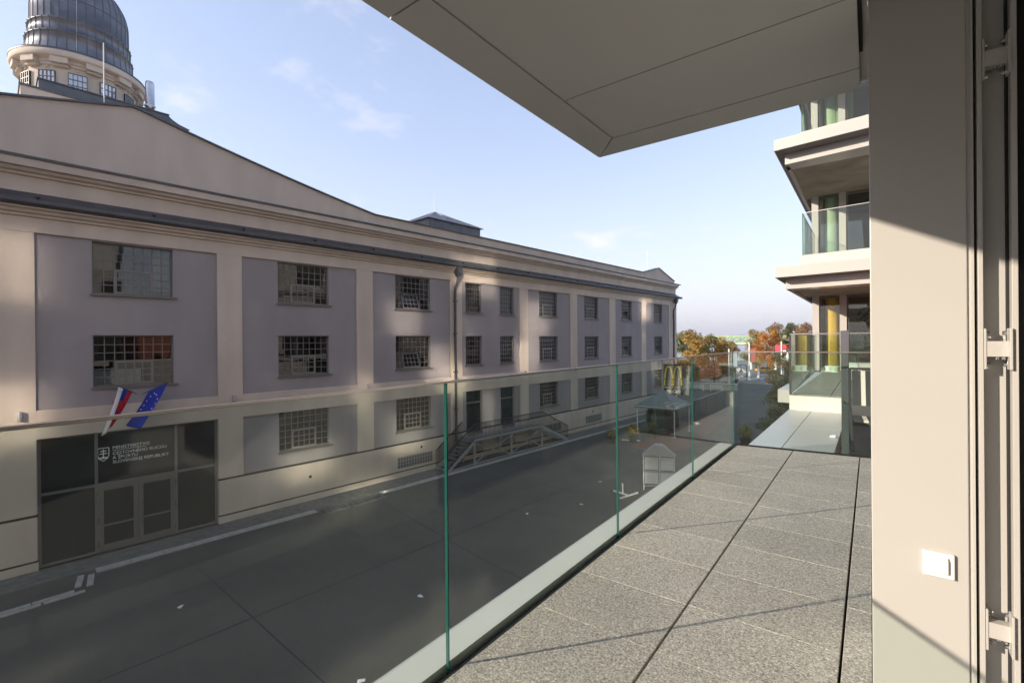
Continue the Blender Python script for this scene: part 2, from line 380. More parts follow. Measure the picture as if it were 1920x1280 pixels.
# mass of the building behind the facade
mbx = MB(); mbx.box(S0, S1-0.02, 0.56, 36, 12.4, 14.7)
mbx.box(S0, S0+0.3, 0.33, 36, 0, 12.4); mbx.box(S1-0.3, S1-0.01, 0.33, 36, 0, 12.4); mbx.box(S0, S1-0.02, 35.7, 36, 0, 12.4)
mbx.build('roof_block', cream, BLD)
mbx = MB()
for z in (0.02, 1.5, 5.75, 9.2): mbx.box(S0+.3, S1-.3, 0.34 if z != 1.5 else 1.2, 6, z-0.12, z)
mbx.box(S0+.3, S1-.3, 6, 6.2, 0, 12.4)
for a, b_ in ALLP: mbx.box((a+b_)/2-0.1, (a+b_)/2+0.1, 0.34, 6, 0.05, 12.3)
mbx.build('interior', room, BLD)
# end return of the cornice on the far corner
# ------------------------------------------------ windows
frame_cache = {}
def win_frame(w, h, cols, rows, cs, rs, sill=True):
    """metal frame with glazing bars; cs/rs = the opening casement's columns and rows from the bottom"""
    key = (round(w,2), round(h,2), cols, rows, cs)
    if key in frame_cache: return frame_cache[key]
    f = MB(); t_ = 0.05; y0, y1 = 0.15, 0.22
    f.box(0, t_, y0, y1, 0, h); f.box(w-t_, w, y0, y1, 0, h); f.box(t_, w-t_, y0, y1, 0, t_+.02); f.box(t_, w-t_, y0, y1, h-t_, h)
    cw = (w-2*t_)/cols; rh = (h-2*t_)/rows; b_ = 0.016
    for i in range(1, cols):
        x = t_+cw*i; lo = t_
        if cs and cs[0] < i < cs[1]: lo = t_+rh*rs
        f.box(x-b_, x+b_, y0+.012, y1-.01, lo, h-t_)
    for j in range(1, rows):
        z = t_+rh*j
        if cs and j < rs:
            f.box(t_, t_+cw*cs[0], y0+.014, y1-.012, z-b_, z+b_); f.box(t_+cw*cs[1], w-t_, y0+.014, y1-.012, z-b_, z+b_)
        else: f.box(t_, w-t_, y0+.014, y1-.012, z-b_, z+b_)
    me = f.mesh('window', frame_g)
    sm = MB()
    if sill: sm.box(-0.05, w+0.14, -0.09, 0.149, -0.07, 0.0)
    sme = sm.mesh('sill', frame_g)
    cme = None
    if cs:
        c = MB(); x0, x1 = t_+cw*cs[0], t_+cw*cs[1]; W_ = x1-x0; H_ = rh*rs; ft = 0.085
        c.box(0, ft, -.03, .03, 0, H_); c.box(W_-ft, W_, -.03, .03, 0, H_); c.box(ft, W_-ft, -.03, .03, 0, ft); c.box(ft, W_-ft, -.03, .03, H_-ft, H_)
        n_ = cs[1]-cs[0]
        for i in range(1, n_): c.box(ft+(W_-2*ft)*i/n_-b_, ft+(W_-2*ft)*i/n_+b_, -.022, .02, ft, H_-ft)
        for j in range(1, rs): c.box(ft, W_-ft, -.02, .018, ft+(H_-2*ft)*j/rs-b_, ft+(H_-2*ft)*j/rs+b_)
        cme = (c.mesh('casement', mat('casement_grey', (0.18,0.17,0.155), .5)), x0, W_, H_, ft)
    frame_cache[key] = (me, sme, cme, cw, rh, t_)
    return frame_cache[key]
pane_cache = {}
def pane_mesh(w, h):
    k = (round(w,3), round(h,3))
    if k not in pane_cache:
        q = MB(); q.box(-w/2, w/2, -.004, .004, -h/2, h/2); pane_cache[k] = q.mesh('pane', pane_m)
    return pane_cache[k]
rp = random.Random(3)
def add_window(a, b_, z0, z1, single=False, opened=0.0, cols=8, rows=6, cas=True):
    w, h = b_-a, z1-z0
    cs = (max(1, round(cols*0.25)), cols-max(1, round(cols*0.25))) if cas else None
    me, sme, cme, cw, rh, t_ = win_frame(w, h, cols, rows, cs, 3)
    o = put('window', me, BLD, (a, 0, z0)); put('sill', sme, o)
    if not cas: cs = (99, 99)
    cells = [(i, j) for i in range(cols) for j in range(rows) if not (cs[0] <= i < cs[1] and j < 3)]
    if single:
        pm = pane_mesh(cw-.006, rh-.006)
        for i, j in cells:
            p_ = put('pane', pm, o, (t_+cw*(i+.5), 0.185, t_+rh*(j+.5)))
            p_.rotation_euler = (rp.gauss(0, .0016), 0, rp.gauss(0, .0016))
    else:
        q = MB()
        for i, j in cells:
            x, z = t_+cw*(i+.5), t_+rh*(j+.5); tx, tz = rp.gauss(0, .0016)*cw/2, rp.gauss(0, .0016)*rh/2
            hw, hh = cw/2-.003, rh/2-.003
            q.add([(x-hw,.185-tx-tz,z-hh),(x+hw,.185+tx-tz,z-hh),(x+hw,.185+tx+tz,z+hh),(x-hw,.185-tx+tz,z+hh)], [(0,1,2,3)])
        q.build('glazing', pane_m, o)['kind'] = 'stuff'
    if cas:
        c = put('casement', cme[0], o, (cme[1], 0.178, t_)); W_, H_, ft = cme[2:]
        if opened: c.rotation_euler = (-opened, 0, 0)
        n_ = cs[1]-cs[0]
        q = MB()
        for i in range(n_):
            for j in range(3):
                x0, x1 = ft+(W_-2*ft)*i/n_, ft+(W_-2*ft)*(i+1)/n_; q0, q1 = ft+(H_-2*ft)*j/3, ft+(H_-2*ft)*(j+1)/3
                y = rp.gauss(0, .001)
                if single:
                    p_ = put('pane', pane_mesh(x1-x0-.006, q1-q0-.006), o, (cme[1]+(x0+x1)/2, 0.178, t_+(q0+q1)/2)); p_.rotation_euler = (rp.gauss(0,.0016), 0, rp.gauss(0,.0016))
                else: q.add([(x0,y,q0),(x1,-y,q0),(x1,y,q1),(x0,-y,q1)], [(0,1,2,3)])
        if not single:
            gl = q.build('glazing', pane_m, o, (cme[1], 0.178, t_)); gl['kind'] = 'stuff'
            if opened: gl.rotation_euler = (-opened, 0, 0)
    return o
OPENED = {(2,0):0.30, (2,1):0.30, (6,0):0.32, (6,1):0.32, (7,1):0.3}
for (a, b_, z0, z1, k, r, mir) in wins:
    if k == 3:
        if r == 2: continue
        add_window(a, b_, z0, z1, cols=6, rows=6, cas=False)
    else:
        add_window(a, b_, z0, z1, single=(not mir and k in (0, 1)), opened=0 if mir else OPENED.get((k, r), 0))
# glass doors behind the platform in the two-door bay
doorg = coated('door_glass', (0.02, 0.026, 0.028), 0.10, 0.0)
for mir in (False, True):
    for a, b_ in ((14.68, 16.16), (18.02, 19.51)):
        if mir: a, b_ = MIR(b_), MIR(a)
        d = MB(); y0, y1 = .12, .2
        d.box(a, a+.07, y0, y1, 1.66, 4.66); d.box(b_-.07, b_, y0, y1, 1.66, 4.66); d.box(a+.07, b_-.07, y0, y1, 4.58, 4.66); d.box(a+.07, b_-.07, y0, y1, 1.66, 1.8); d.box(a+.07, b_-.07, y0+.005, y1-.005, 3.75, 3.83)
        dd = d.build('glass_door', frame_g, BLD)
        MB().box(a+.07, b_-.07, .155, .165, 1.8, 4.58).build('pane', doorg, dd)
        MB().tube([(a+.16, .06, 2.3), (a+.16, .06, 3.3)], .016).bar((a+.16,.06,2.4),(a+.16,.13,2.4),.02).bar((a+.16,.06,3.2),(a+.16,.13,3.2),.02).build('door_handle', chrome, dd)
# ------------------------------------------------ entrance glazing with the sign
en = MB(); y0, y1 = .10, .19; a, b_ = ENT[0], ENT[1]; m1, m2 = -4.16, -1.62; zt = 2.62
en.box(a, a+.09, y0, y1, 0.03, 4.65); en.box(b_-.09, b_, y0, y1, 0.03, 4.65); en.box(a+.09, b_-.09, y0, y1, 4.57, 4.65)
en.box(m1-.05, m1+.05, y0, y1, 0.03, 4.57); en.box(m2-.05, m2+.05, y0, y1, 0.03, 4.57)
for c_, d_ in ((a+.09, m1-.05), (m1+.05, m2-.05), (m2+.05, b_-.09)):
    en.box(c_, d_, y0, y1, zt-.05, zt+.05)
for c_, d_ in ((a+.09, m1-.05), (m2+.05, b_-.09)): en.box(c_, d_, y0, y1, 0.03, 0.12)
ef = en.build('entrance_frame', frame_g, BLD)
eg = coated('entrance_glass', (0.018, 0.022, 0.022), 0.07, 0.0)
for c_, d_ in ((a+.09, m1-.05), (m1+.05, m2-.05), (m2+.05, b_-.09)):
    MB().box(c_, d_, .14, .152, zt+.05, 4.57).build('pane', eg, ef)
for c_, d_ in ((a+.09, m1-.05), (m2+.05, b_-.09)): MB().box(c_, d_, .14, .152, .12, zt-.05).build('pane', eg, ef)
door_fr = mat('door_frame_grey', (0.13, 0.122, 0.11), 0.5)
mid = (m1+m2)/2
for c_, d_, hs in ((m1+.055, mid-.006, 1), (mid+.006, m2-.055, -1)):
    dr = MB(); fw_ = .15
    dr.box(c_, c_+fw_, .08, .16, .03, zt-.055); dr.box(d_-fw_, d_, .08, .16, .03, zt-.055); dr.box(c_+fw_, d_-fw_, .08, .16, .03, .30); dr.box(c_+fw_, d_-fw_, .08, .16, zt-.24, zt-.055)
    dr.box(c_+fw_, d_-fw_, .09, .15, 1.0, 1.07)
    do = dr.build('entrance_door', door_fr, BLD)
    MB().box(c_+fw_, d_-fw_, .115, .125, .30, zt-.24).build('pane', eg, do)
    hx = (d_-.07) if hs == 1 else (c_+.09)
    if hs == -1: MB().tube([(hx,-.0,.75),(hx,-.0,1.75)], .018).bar((hx,0,.87),(hx,.08,.87),.022).bar((hx,0,1.63),(hx,.08,1.63),.022).build('door_handle', chrome, do)
    ex = c_-.02 if hs == 1 else d_+.02
    for zz in (.35, 1.25, 2.2): MB().box(ex-.025, ex+.025, .05, .08, zz-.12, zz+.12).build('hinge', chrome, do)
letter = mat('sign_letter_white', (0.72, 0.72, 0.70), 0.6)
lines = [('MINISTERSTVO', 3.915, .175), ('CESTOVNÉHO RUCHU', 3.69, .17), ('A ŠPORTU', 3.53, .17), ('SLOVENSKEJ REPUBLIKY', 3.365, .17)]
for tx, z, sz in lines:
    me = text_mesh(tx, sz, .004, mats=letter); o = put('sign_lettering', me, ef, (-3.68, .128, z)); o.rotation_euler = (PI/2, 0, 0)
MB().box(-3.68, -2.62, .122, .13, 3.865, 3.88).build('sign_rule', letter, ef)
em = MB()           # shield with the double cross on three hills
sh = [(-.20,.30),(.20,.30),(.20,-.05),(.15,-.19),(.0,-.31),(-.15,-.19),(-.20,-.05)]
for i in range(len(sh)):
    p, q = sh[i], sh[(i+1) % len(sh)]; em.bar((p[0],0,p[1]),(q[0],0,q[1]), .008, .03)
em.box(-.02,.02,-.004,.004,-.12,.24); em.box(-.11,.11,-.004,.0035,.14,.18); em.box(-.14,.14,-.004,.0035,.02,.06)
em.lathe([(0,-.004),(.075,-.004)], 12, (0,0)) if False else None
for cx, rr in ((-.10,.075),(0,.10),(.10,.075)):
    arc = [(cx+rr*math.cos(t_*PI/8), -.20+rr*math.sin(t_*PI/8)) for t_ in range(9)]
    em.prism(arc, -.003, .003)
em.build('sign_emblem', letter, ef, (-3.95, .126, 3.76)).scale = (.82, 1, .82)
# ------------------------------------------------ rainwater pipes, lamps, vents
for s_ in (13.72, 47.55, MIR(13.72)):
    hp = MB(); hp.box(s_-.19, s_+.19, -.62, -.18, 12.40, 12.80); hp.prism([(s_-.19,12.40),(s_+.19,12.40),(s_+.09,12.2),(s_-.09,12.2)][::-1], -.55, -.25)
    dp = hp.build('hopper_head', lead, BLD)
    MB().tube([(s_,-.40,12.25),(s_,-.40,12.05),(s_-.06,-.32,11.75),(s_-.10,-.2,11.5),(s_-.10,-.18,11.2),(s_-.10,-.18,.05)], .085, 12).build('downpipe', lead, BLD)
    for z in (1.2, 3.6, 6.0, 8.5, 10.6): MB().box(s_-.22, s_+.02, -.28, -.076, z-.03, z+.03).build('pipe_bracket', lead, dp)
for s_ in [x*3.3-9 for x in range(18)]:
    MB().box(s_-.03, s_+.03, -.48, -.38, 13.04, 13.13).tube([(s_-.07,-.43,13.14),(s_+.07,-.43,13.14)], .018, 6).build('snow_hook', dark, BLD)
for a, b_ in PIL[:7]:
    s_ = (a+b_)/2+.1; l_ = MB(); l_.lathe([(0,5.36),(.07,5.36),(.075,5.38),(.075,5.66),(.07,5.68),(0,5.68)], 14, (s_, -.19)); l_.box(s_-.03, s_+.03, -.13, -.076, 5.46, 5.58)
    l_.build('wall_light', steel, BLD)
for s_, z in ((4.0, 1.22), (10.9, 1.55), (24.3, 1.5), (30.0, 1.5)): MB().box(s_-.07, s_+.07, -.074, -.069, z-.07, z+.07).build('vent', dark, BLD)
for s_ in (10.45, 23.9, 30.2):
    v = MB(); v.box(s_-1.28, s_+1.28, -.073, -.069, .55, 1.18, 0); vo = v.build('basement_window', room, BLD)
    q = MB()
    for i in range(14): q.box(s_-1.28+i*.197-.012, s_-1.28+i*.197+.012, -.10, -.074, .55, 1.18)
    for j in range(4): q.box(s_-1.28, s_+1.28, -.102, -.08, .55+j*.2-.01, .55+j*.2+.01)
    q.build('grille', steel, vo)
# ------------------------------------------------ things seen inside the windows
blind_m = mat('white_blind', (0.8, 0.8, 0.78), 0.8)
MB().box(-4.18, -2.72, .42, .44, 6.40, 6.98).build('blind', blind_m, BLD)
MB().box(-4.2, -3.5, .6, .7, 10.9, 11.85).box(-2.3, -1.7, .6, .7, 10.2, 11.8).build('curtain', mat('pale_curtain', (0.55, 0.5, 0.4), 0.9), BLD)
ring_m = emis('lamp_ring', (1.0, 0.93, 0.8), 6.0)
for s_, z, rr in ((2.35, 11.35, .75), (2.1, 11.08, .5)):
    rg = MB(); pts = [(s_+rr*math.cos(t_*2*PI/28), 1.8+rr*math.sin(t_*2*PI/28), z) for t_ in range(29)]; rg.tube(pts, .025, 6, cap=False)
    tag(rg.build('ring_lamp', ring_m), ('larger' if rr > .6 else 'smaller')+' glowing ring lamp hanging inside the second top-floor window from the left', 'lamp', 'ring lamps').matrix_world = Matrix.Translation(P0) @ Matrix.Rotation(FA, 4, 'Z')
# ------------------------------------------------ domed tower
DC = (-2.70, 18.0)
tw = MB(); tw.lathe([(2.77,20.5),(2.77,24.75),(2.86,24.78),(2.86,24.9),(2.95,24.95),(2.95,25.08),(3.12,25.15)], 64, DC, smooth=False)
TW = tw.build('tower_drum', cream, BLD)
MB().lathe([(3.0,25.12),(3.28,25.14),(3.34,25.2),(3.34,25.52),(3.2,25.56),(2.6,25.62)], 64, DC).build('tower_cornice', cream, BLD)
MB().lathe([(3.36,25.52),(3.38,25.60),(2.6,25.78),(2.5,25.78)], 64, DC).build('cornice_flashing', lead, BLD)
prof = [(2.78,25.70),(2.70,25.9),(2.64,26.3),(2.61,26.95),(2.66,26.95),(2.66,27.03),(2.52,27.05),(2.50,27.80),(2.55,27.80),(2.55,27.88),(2.42,27.9),(2.41,29.2)]
for i in range(1, 15):
    a_ = i*PI/2/14; prof.append((2.41*math.cos(a_)+.001, 29.2+2.55*math.sin(a_)))
DM = MB().lathe(prof, 72, DC).build('dome', zinc, BLD)
for k in range(36):          # standing seams
    a_ = k*2*PI/36; q = MB(); pr = [p for p in prof if p[0] > .35]
    for i in range(len(pr)-1):
        p, p2 = pr[i], pr[i+1]
        if abs(p[1]-p2[1]) < .02 and abs(p[0]-p2[0]) < .1: continue
        q.bar((p[0]*math.cos(a_), p[0]*math.sin(a_), p[1]), (p2[0]*math.cos(a_), p2[0]*math.sin(a_), p2[1]), .022, .06)
    q.build('seam', lead, DM, (DC[0], DC[1], 0))
MB().lathe([(2.415,29.15),(2.44,29.17),(2.44,29.2),(2.41,29.22)], 64, DC).build('seam', lead, DM)
cond = [(DC[0]+(r_+.05)*math.cos(-1.75), DC[1]+(r_+.05)*math.sin(-1.75), z) for r_, z in prof if r_ > .4]
MB().tube(cond, .022, 6).build('lightning_conductor', steel, BLD)
bl_g = coated('tower_glass', (0.02, 0.03, 0.06), 0.55, 0.03)
for k in range(12):
    a_ = 2*PI*k/12 - PI/2 + .10
    rot = Matrix.Translation((DC[0], DC[1], 0)) @ Matrix.Rotation(a_+PI/2, 4, 'Z')
    # bracket block under the cornice
    q = MB(); q.box(-.42,.42,-3.22,-2.80,24.80,25.13); q.box(-.36,.36,-3.0,-2.78,24.66,24.80)
    o = q.build('cornice_bracket', cream, TW); o.matrix_local = Matrix.Translation((0,0,0)) @ rot
    if k % 1 == 0:
        a2 = a_+PI/12; rot2 = Matrix.Translation((DC[0], DC[1], 0)) @ Matrix.Rotation(a2+PI/2, 4, 'Z')
        w_ = MB(); w_.box(-.42,.42,-2.80,-2.60,23.0,24.42)
        o = w_.build('tower_window', dark, TW); o.matrix_local = rot2
        q = MB(); q.box(-.42,.42,-2.81,-2.802,23.0,24.42); gp = q.build('pane', bl_g, o)
        q = MB()
        for i in range(5): q.box(-.42+i*.21-.02, -.42+i*.21+.02, -2.85,-2.812, 23.0, 24.42)
        for j in range(5): q.box(-.42,.42,-2.845,-2.813, 23.0+j*.355-.018, 23.0+j*.355+.018)
        q.build('glazing_bar', frame_g, o)
        st = []                  # small star between the brackets
        for t_ in range(10):
            rr = .14 if t_ % 2 == 0 else .06; an = PI/2+t_*PI/5; st.append((rr*math.cos(an), 24.66+rr*math.sin(an)))
        o = MB().prism(st[::-1], -2.82, -2.76).build('star_ornament', cream, TW); o.matrix_local = rot2
# stepped base of the tower
MB().box(-5.65, 1.9, 13.8, 23, 14.7, 22.36).build('tower_base', cream, BLD)
q = MB(); q.box(-5.72, 1.95, 13.72, 23.1, 22.361, 22.46); q.build('tower_eave', lead, BLD)
q = MB(); q.box(-4.93, 1.15, 13.95, 22.6, 22.461, 23.02); q.box(-4.99, 1.2, 13.88, 22.7, 23.021, 23.09)
q.prism([(1.151,22.462),(2.35,22.462),(1.75,22.62),(1.4,22.8),(1.151,23.0)], 13.95, 22.6); q.build('tower_roof', lead, BLD)
MB().lathe([(0,22.9),(.24,22.9),(.24,23.3),(.31,23.33),(.31,23.40),(.25,23.44),(.25,24.7),(.23,24.9),(.2,24.95),(0,24.95)], 20, (.22, 14.2)).build('flue_pipe', chrome, BLD)
MB().tube([(-2.15, 13.5, 22.4), (-2.15, 13.5, 26.1)], .028, 6).build('lightning_rod', whitep, BLD)
for c_, w_, d_ in ((18.5, 2.7, 8), ):
    q = MB(); q.box(c_-w_, c_+w_, d_-w_, d_+w_, 14.7, 17.45); q.build('lantern_base', lead, BLD)
    vs = [(c_-w_-.2, d_-w_-.2, 17.45), (c_+w_+.2, d_-w_-.2, 17.45), (c_+w_+.2, d_+w_+.2, 17.45), (c_-w_-.2, d_+w_+.2, 17.45), (c_, d_, 18.9)]
    lt = MB().add(vs, [(0,1,4),(1,2,4),(2,3,4),(3,0,4),(3,2,1,0)]).build('roof_lantern', zinc, BLD)
    q = MB()
    for i in range(4):
        for t_ in (0, .25, .5, .75):
            p = Vector(vs[i]).lerp(Vector(vs[(i+1) % 4]), t_)
            top_ = Vector(vs[4]) if t_ in (0,) else Vector(vs[4]).lerp((Vector(vs[i])+Vector(vs[(i+1) % 4]))/2, abs(t_-.5)*2)
            q.bar(p+Vector((0,0,.02)), top_+Vector((0,0,.02)), .05)
    q.build('lantern_bar', steel, lt)
    MB().tube([(c_, d_, 18.8), (c_, d_, 20.6)], .02, 6).build('lightning_rod', whitep, BLD)
MB().tube([(45.2, 2.0, 14.8), (45.2, 2.0, 18.3)], .025, 6).build('lightning_rod', whitep, BLD)

# ------------------------------------------------------------------ flags over the entrance
def flag(name, base, tip, length, cols, label, sway, stars=False):
    """cloth hanging limp from a slanting pole; cols = colours across the hoist"""
    t = thing(name, label, 'flag', base)
    base = Vector(base); tip = Vector(tip); d = tip-base
    MB().tube([(0,0,0), d*1.02], .016, 8).build('flag_pole', rail_d, t)
    n_, m_ = 24, 18; vs = []; fs = []; mi = []
    for i in range(n_+1):              # along the pole
        u_ = i/n_; p = d*(0.25+0.75*u_)
        for j in range(m_+1):          # hanging down
            v_ = j/m_; drop = length*(0.75+0.25*u_)
            gather = 1-(0.12 if stars else 0.45)*v_         # folds pull together towards the foot
            q = d*(0.25+0.75*(0.55+(u_-0.55)*gather)) + Vector((0, 0, -drop*v_))
            q += Vector(sway)*v_*(1.0+.25*v_)
            fold = .05*math.sin(u_*9+v_*1.5)*min(1, v_*3)
            q += Vector((fold, fold*.6, 0)); vs.append(q)
    for i in range(n_):
        for j in range(m_):
            fs.append((i*(m_+1)+j, (i+1)*(m_+1)+j, (i+1)*(m_+1)+j+1, i*(m_+1)+j+1)); mi.append(min(len(cols)-1, int((1-(i+.5)/n_)*len(cols))))
    me = bpy.data.meshes.new('cloth'); me.from_pydata(vs, [], fs)
    for c in cols: me.materials.append(c)
    me.polygons.foreach_set('material_index', mi); me.polygons.foreach_set('use_smooth', [True]*len(fs)); me.update()
    c = put('cloth', me, t); sd = c.modifiers.new('thick', 'SOLIDIFY'); sd.thickness = .006
    if stars:
        stm = mat('flag_star', (0.75, 0.70, 0.45), .7); k = 0
        for a_ in range(12):
            u_ = .55+.30*math.cos(a_*PI/6); v_ = .48+.26*math.sin(a_*PI/6); i = int(u_*n_); j = int(v_*m_)
            p = vs[i*(m_+1)+j]; q = MB(); pts = []
            for s_ in range(10):
                rr = .035 if s_ % 2 == 0 else .014; an = PI/2+s_*PI/5; pts.append((rr*math.cos(an), rr*math.sin(an)))
            q.prism(pts[::-1], -.03, .03); q.build('star', stm, c, p, R(60))
    else:
        i, j = int(.6*n_), int(.4*m_); p = vs[i*(m_+1)+j]
        MB().prism([(-.14,.15),(.14,.15),(.14,-.06),(0,-.2),(-.14,-.06)][::-1], -.03, .03).build('emblem', mat('flag_red', (0.55,.02,.03), .8), c, p, R(60))
    return t
fw_, fb_, fr_ = mat('flag_white', (0.8,0.8,0.8), .8), mat('flag_blue', (0.02,0.06,0.33), .8), mat('flag_red', (0.55,.02,.03), .8)
eub = mat('flag_eu_blue', (0.012,0.03,0.30), .8)
fb0 = fpt(-2.95, .08, 6.02)
flag('national_flag', fb0, fpt(-3.62, 0.95, 6.42), 1.75, [fw_, fb_, fr_], 'white, blue and red flag hanging over the glazed entrance', tuple((fpt(-3.05,0,0)-fpt(-2.6,0,0))*1.0))
flag('union_flag', fpt(-2.75, .08, 6.0), fpt(-2.15, 1.15, 6.45), 1.7, [eub], 'blue flag with a ring of stars beside the national flag', tuple((fpt(-3.0,0,0)-fpt(-2.35,0,0))*1.0), True)

# ------------------------------------------------------------------ steel platform with stairs at the two-door bay
PF = thing('entrance_platform', 'raised steel entrance platform with stairs and dark baluster railing at the building', 'platform', P0, FA)
PZ = 1.62; o0, o1 = -.14, -1.45
MB().box(14.1, 21.1, o1, o0, PZ-.10, PZ).build('deck', steel, PF)
lat = steel
for s_ in (14.1, 17.6, 21.0):
    for o_ in (o1+.06, -.25):
        MB().box(s_-.06, s_+.06, o_-.06, o_+.06, 0, PZ-.1).build('post', lat, PF)
for a, b_ in ((14.1,17.6),(17.6,21.0)):
    for p, q in (((a,PZ-.2),(b_,.12)), ((a,.12),(b_,PZ-.2))):
        MB().bar((p[0], o1+.05+(0 if p[1] > 1 else .05), p[1]), (q[0], o1+.05+(0 if p[1] > 1 else .05), q[1]), .05, .07).build('brace', lat, PF)
    MB().bar((a, o1+.06, .10), (b_, o1+.06, .10), .06, .08).build('bottom_rail', lat, PF)
for a, b_, sg in ((14.1, 11.9, 1), (21.0, 24.3, -1)):
    for o_ in (o1+.05, -.25): MB().bar((a, o_, PZ-.12), (b_, o_, .08), .05, .22).build('stringer', lat, PF)
    MB().bar((a, o1+.06, .10), (b_, o1+.06, .06), .05, .07).build('bottom_rail', lat, PF)
    n_ = 9
    for i in range(n_):
        t_ = (i+.5)/n_; x = a+(b_-a)*t_; z = PZ*(1-t_)
        MB().box(x-.14, x+.14, o1+.08, -.28, z-.04, z).build('step', steel, PF)
def railing(p, q, h=1.05):
    p = Vector(p); q = Vector(q); up_ = Vector((0,0,h)); hd = MB().bar(p+up_, q+up_, .05, .05).bar(p+Vector((0,0,.1)), q+Vector((0,0,.1)), .03)
    ro = hd.build('handrail', rail_d, PF); n_ = max(2, int((q-p).length/.12))
    me = MB().box(-.011,.011,-.011,.011,.1,h).mesh('baluster', rail_d)
    for i in range(n_+1): put('baluster', me, ro, p.lerp(q, i/n_))
railing((14.1, o1+.03, PZ), (21.0, o1+.03, PZ)); railing((14.1, o1+.03, PZ), (11.9, o1+.03, .1)); railing((21.0, o1+.03, PZ), (24.3, o1+.03, .1))
railing((14.1, -.22, PZ), (11.9, -.22, .1))

# ------------------------------------------------------------------ paving, kerbs, seams in the street
stone = mat('kerb_granite', (0.36, 0.345, 0.32), .85, var=.15, scale=6)
cob = mat('cobble_stone', (0.125, 0.12, 0.112), .8, var=.3, scale=3.5, bump=.6, bscale=14)
pv = MB(); pv.box(S0, S1, -1.45, -.08, .0, .02); struct(pv.build('pavement', cob, None, P0, FA))
KB = struct(MB().box(-4.4, 44, -1.95, -1.46, 0, .004).build('kerb_line', cob, None, P0, FA))
kme = MB().box(-.48, .48, -.085, .085, 0, .032).mesh('kerb_stone', stone)
def kerb_row(a, b_, n_=None):
    a = Vector(a); b_ = Vector(b_); d = b_-a; n_ = max(1, round(d.length)); ang = math.atan2(d.y, d.x)
    for i in range(n_):
        o = put('kerb_stone', kme, KB, a+d*((i+.5)/n_)); o.location.z = .001; o.rotation_euler = (0, 0, ang)
kerb_row((-4.4,-1.50,0),(3.5,-1.62,0)); kerb_row((-4.4,-1.72,0),(3.5,-1.84,0)); kerb_row((-4.75,-1.5,0),(-5.0,-2.9,0)); kerb_row((-4.5,-1.62,0),(-4.72,-3.1,0)); kerb_row((-5.05,-2.95,0),(-14,-3.3,0)); kerb_row((-4.8,-3.17,0),(-14,-3.52,0))
kerb_row((7.0,-1.62,0),(44,-1.7,0)); kerb_row((7.0,-1.84,0),(44,-1.92,0))
MB().box(3.5, 6.9, -2.5, -1.5, 0, .03).build('kerb_stone', cob, KB); gr = MB()
for i in range(12): gr.box(3.6+i*.27, 3.7+i*.27, -2.4, -2.0, .031, .05)
gr.build('drain_grate', rail_d, KB)
tar = mat('tar_seam', (0.022, 0.022, 0.024), .7)
sm = [((-1.9,-4.1),(-1.6,-13.1)),((-1.6,-13.1),(-1.5,-20)),((6.3,-3.0),(5.2,-12)),((5.2,-12),(5.0,-20)),((-12,-9),(20,-8.6)),((20,-8.6),(44,-8.2)),((14,-4),(13.2,-20)),((-9,-4),(-8.6,-20)),((24,-3),(23.2,-17))]
for a, b_ in sm:
    MB().bar((a[0],a[1],.002),(b_[0],b_[1],.002), .035, .004).build('road_seam', tar, KB)
red_refl = mat('red_reflection_tint', (0.20, 0.085, 0.065), .85, var=.15, scale=2, bump=.3, bscale=20)
rd = MB(); rd.add([(25.5,-6.3,.004),(44,-5.0,.004),(44,-7.2,.004),(30,-9.8,.004),(24.5,-9.4,.004)], [(4,3,2,1,0)]); struct(rd.build('red_reflection', red_refl, None, P0, FA))  # red sheet on the street stands in for the red reflection in the glass
far_pave = mat('far_paving', (0.30, 0.28, 0.26), .85, var=.1, scale=1)
struct(MB().box(-60, 40, 93, 186, .002, .006).build('square_paving', mat('square_slab', (0.20,0.19,0.18), .85, var=.15, scale=.5)))
struct(MB().bar((-24, 76.2, .06), (-18.4, 118, .06), .5, .14).build('far_kerb', far_pave))
lit = mat('paper_litter', (0.7,0.7,0.72), .8)
for i, (s_, o_) in enumerate(((2.2,-11.6),(-1.0,-13.6),(9.8,-9.5),(12.5,-10.7),(16.3,-9.4),(-3.0,-6.6))):
    p = fpt(s_, -o_, .004); q = MB(); q.add([(-.1,-.05,0),(.08,-.07,.02),(.11,.05,.0),(-.07,.06,.025)], [(0,1,2,3)])
    tag(q.build('litter', lit, None, p, i*1.1), 'scrap of pale paper lying on the dark street', 'litter', 'paper scraps on the street')

# ------------------------------------------------------------------ tent with a green tank, sign, boards
TC = Vector((-14.35, 40.6, 0)); hx, hy = 1.6, 1.75
TT = thing('pavilion_tent', 'small grey-green pyramid pavilion tent on thin white posts in the street', 'tent', TC, R(-2))
canv = mat('tent_canvas', (0.20, 0.245, 0.235), .75, var=.06, scale=2)
for x in (-hx, hx):
    for y in (-hy, hy): MB().tube([(x,y,0),(x,y,2.4)], .045, 8).box(x-.12,x+.12,y-.12,y+.12,0,.02).build('post', whitep, TT)
e_ = .18; q = MB(); n_ = 8; rows_ = []
for k in range(n_+1):
    f_ = k/n_; w_ = (1-f_)**1.12; z = 2.38+1.3*f_
    rows_.append([(x*w_*(hx+e_), y*w_*(hy+e_), z) for x, y in ((-1,-1),(1,-1),(1,1),(-1,1))])
for k in range(n_):
    for i in range(4): q.add([rows_[k][i], rows_[k][(i+1) % 4], rows_[k+1][(i+1) % 4], rows_[k+1][i]], [(0,1,2,3)])
q.build('canopy', canv, TT)
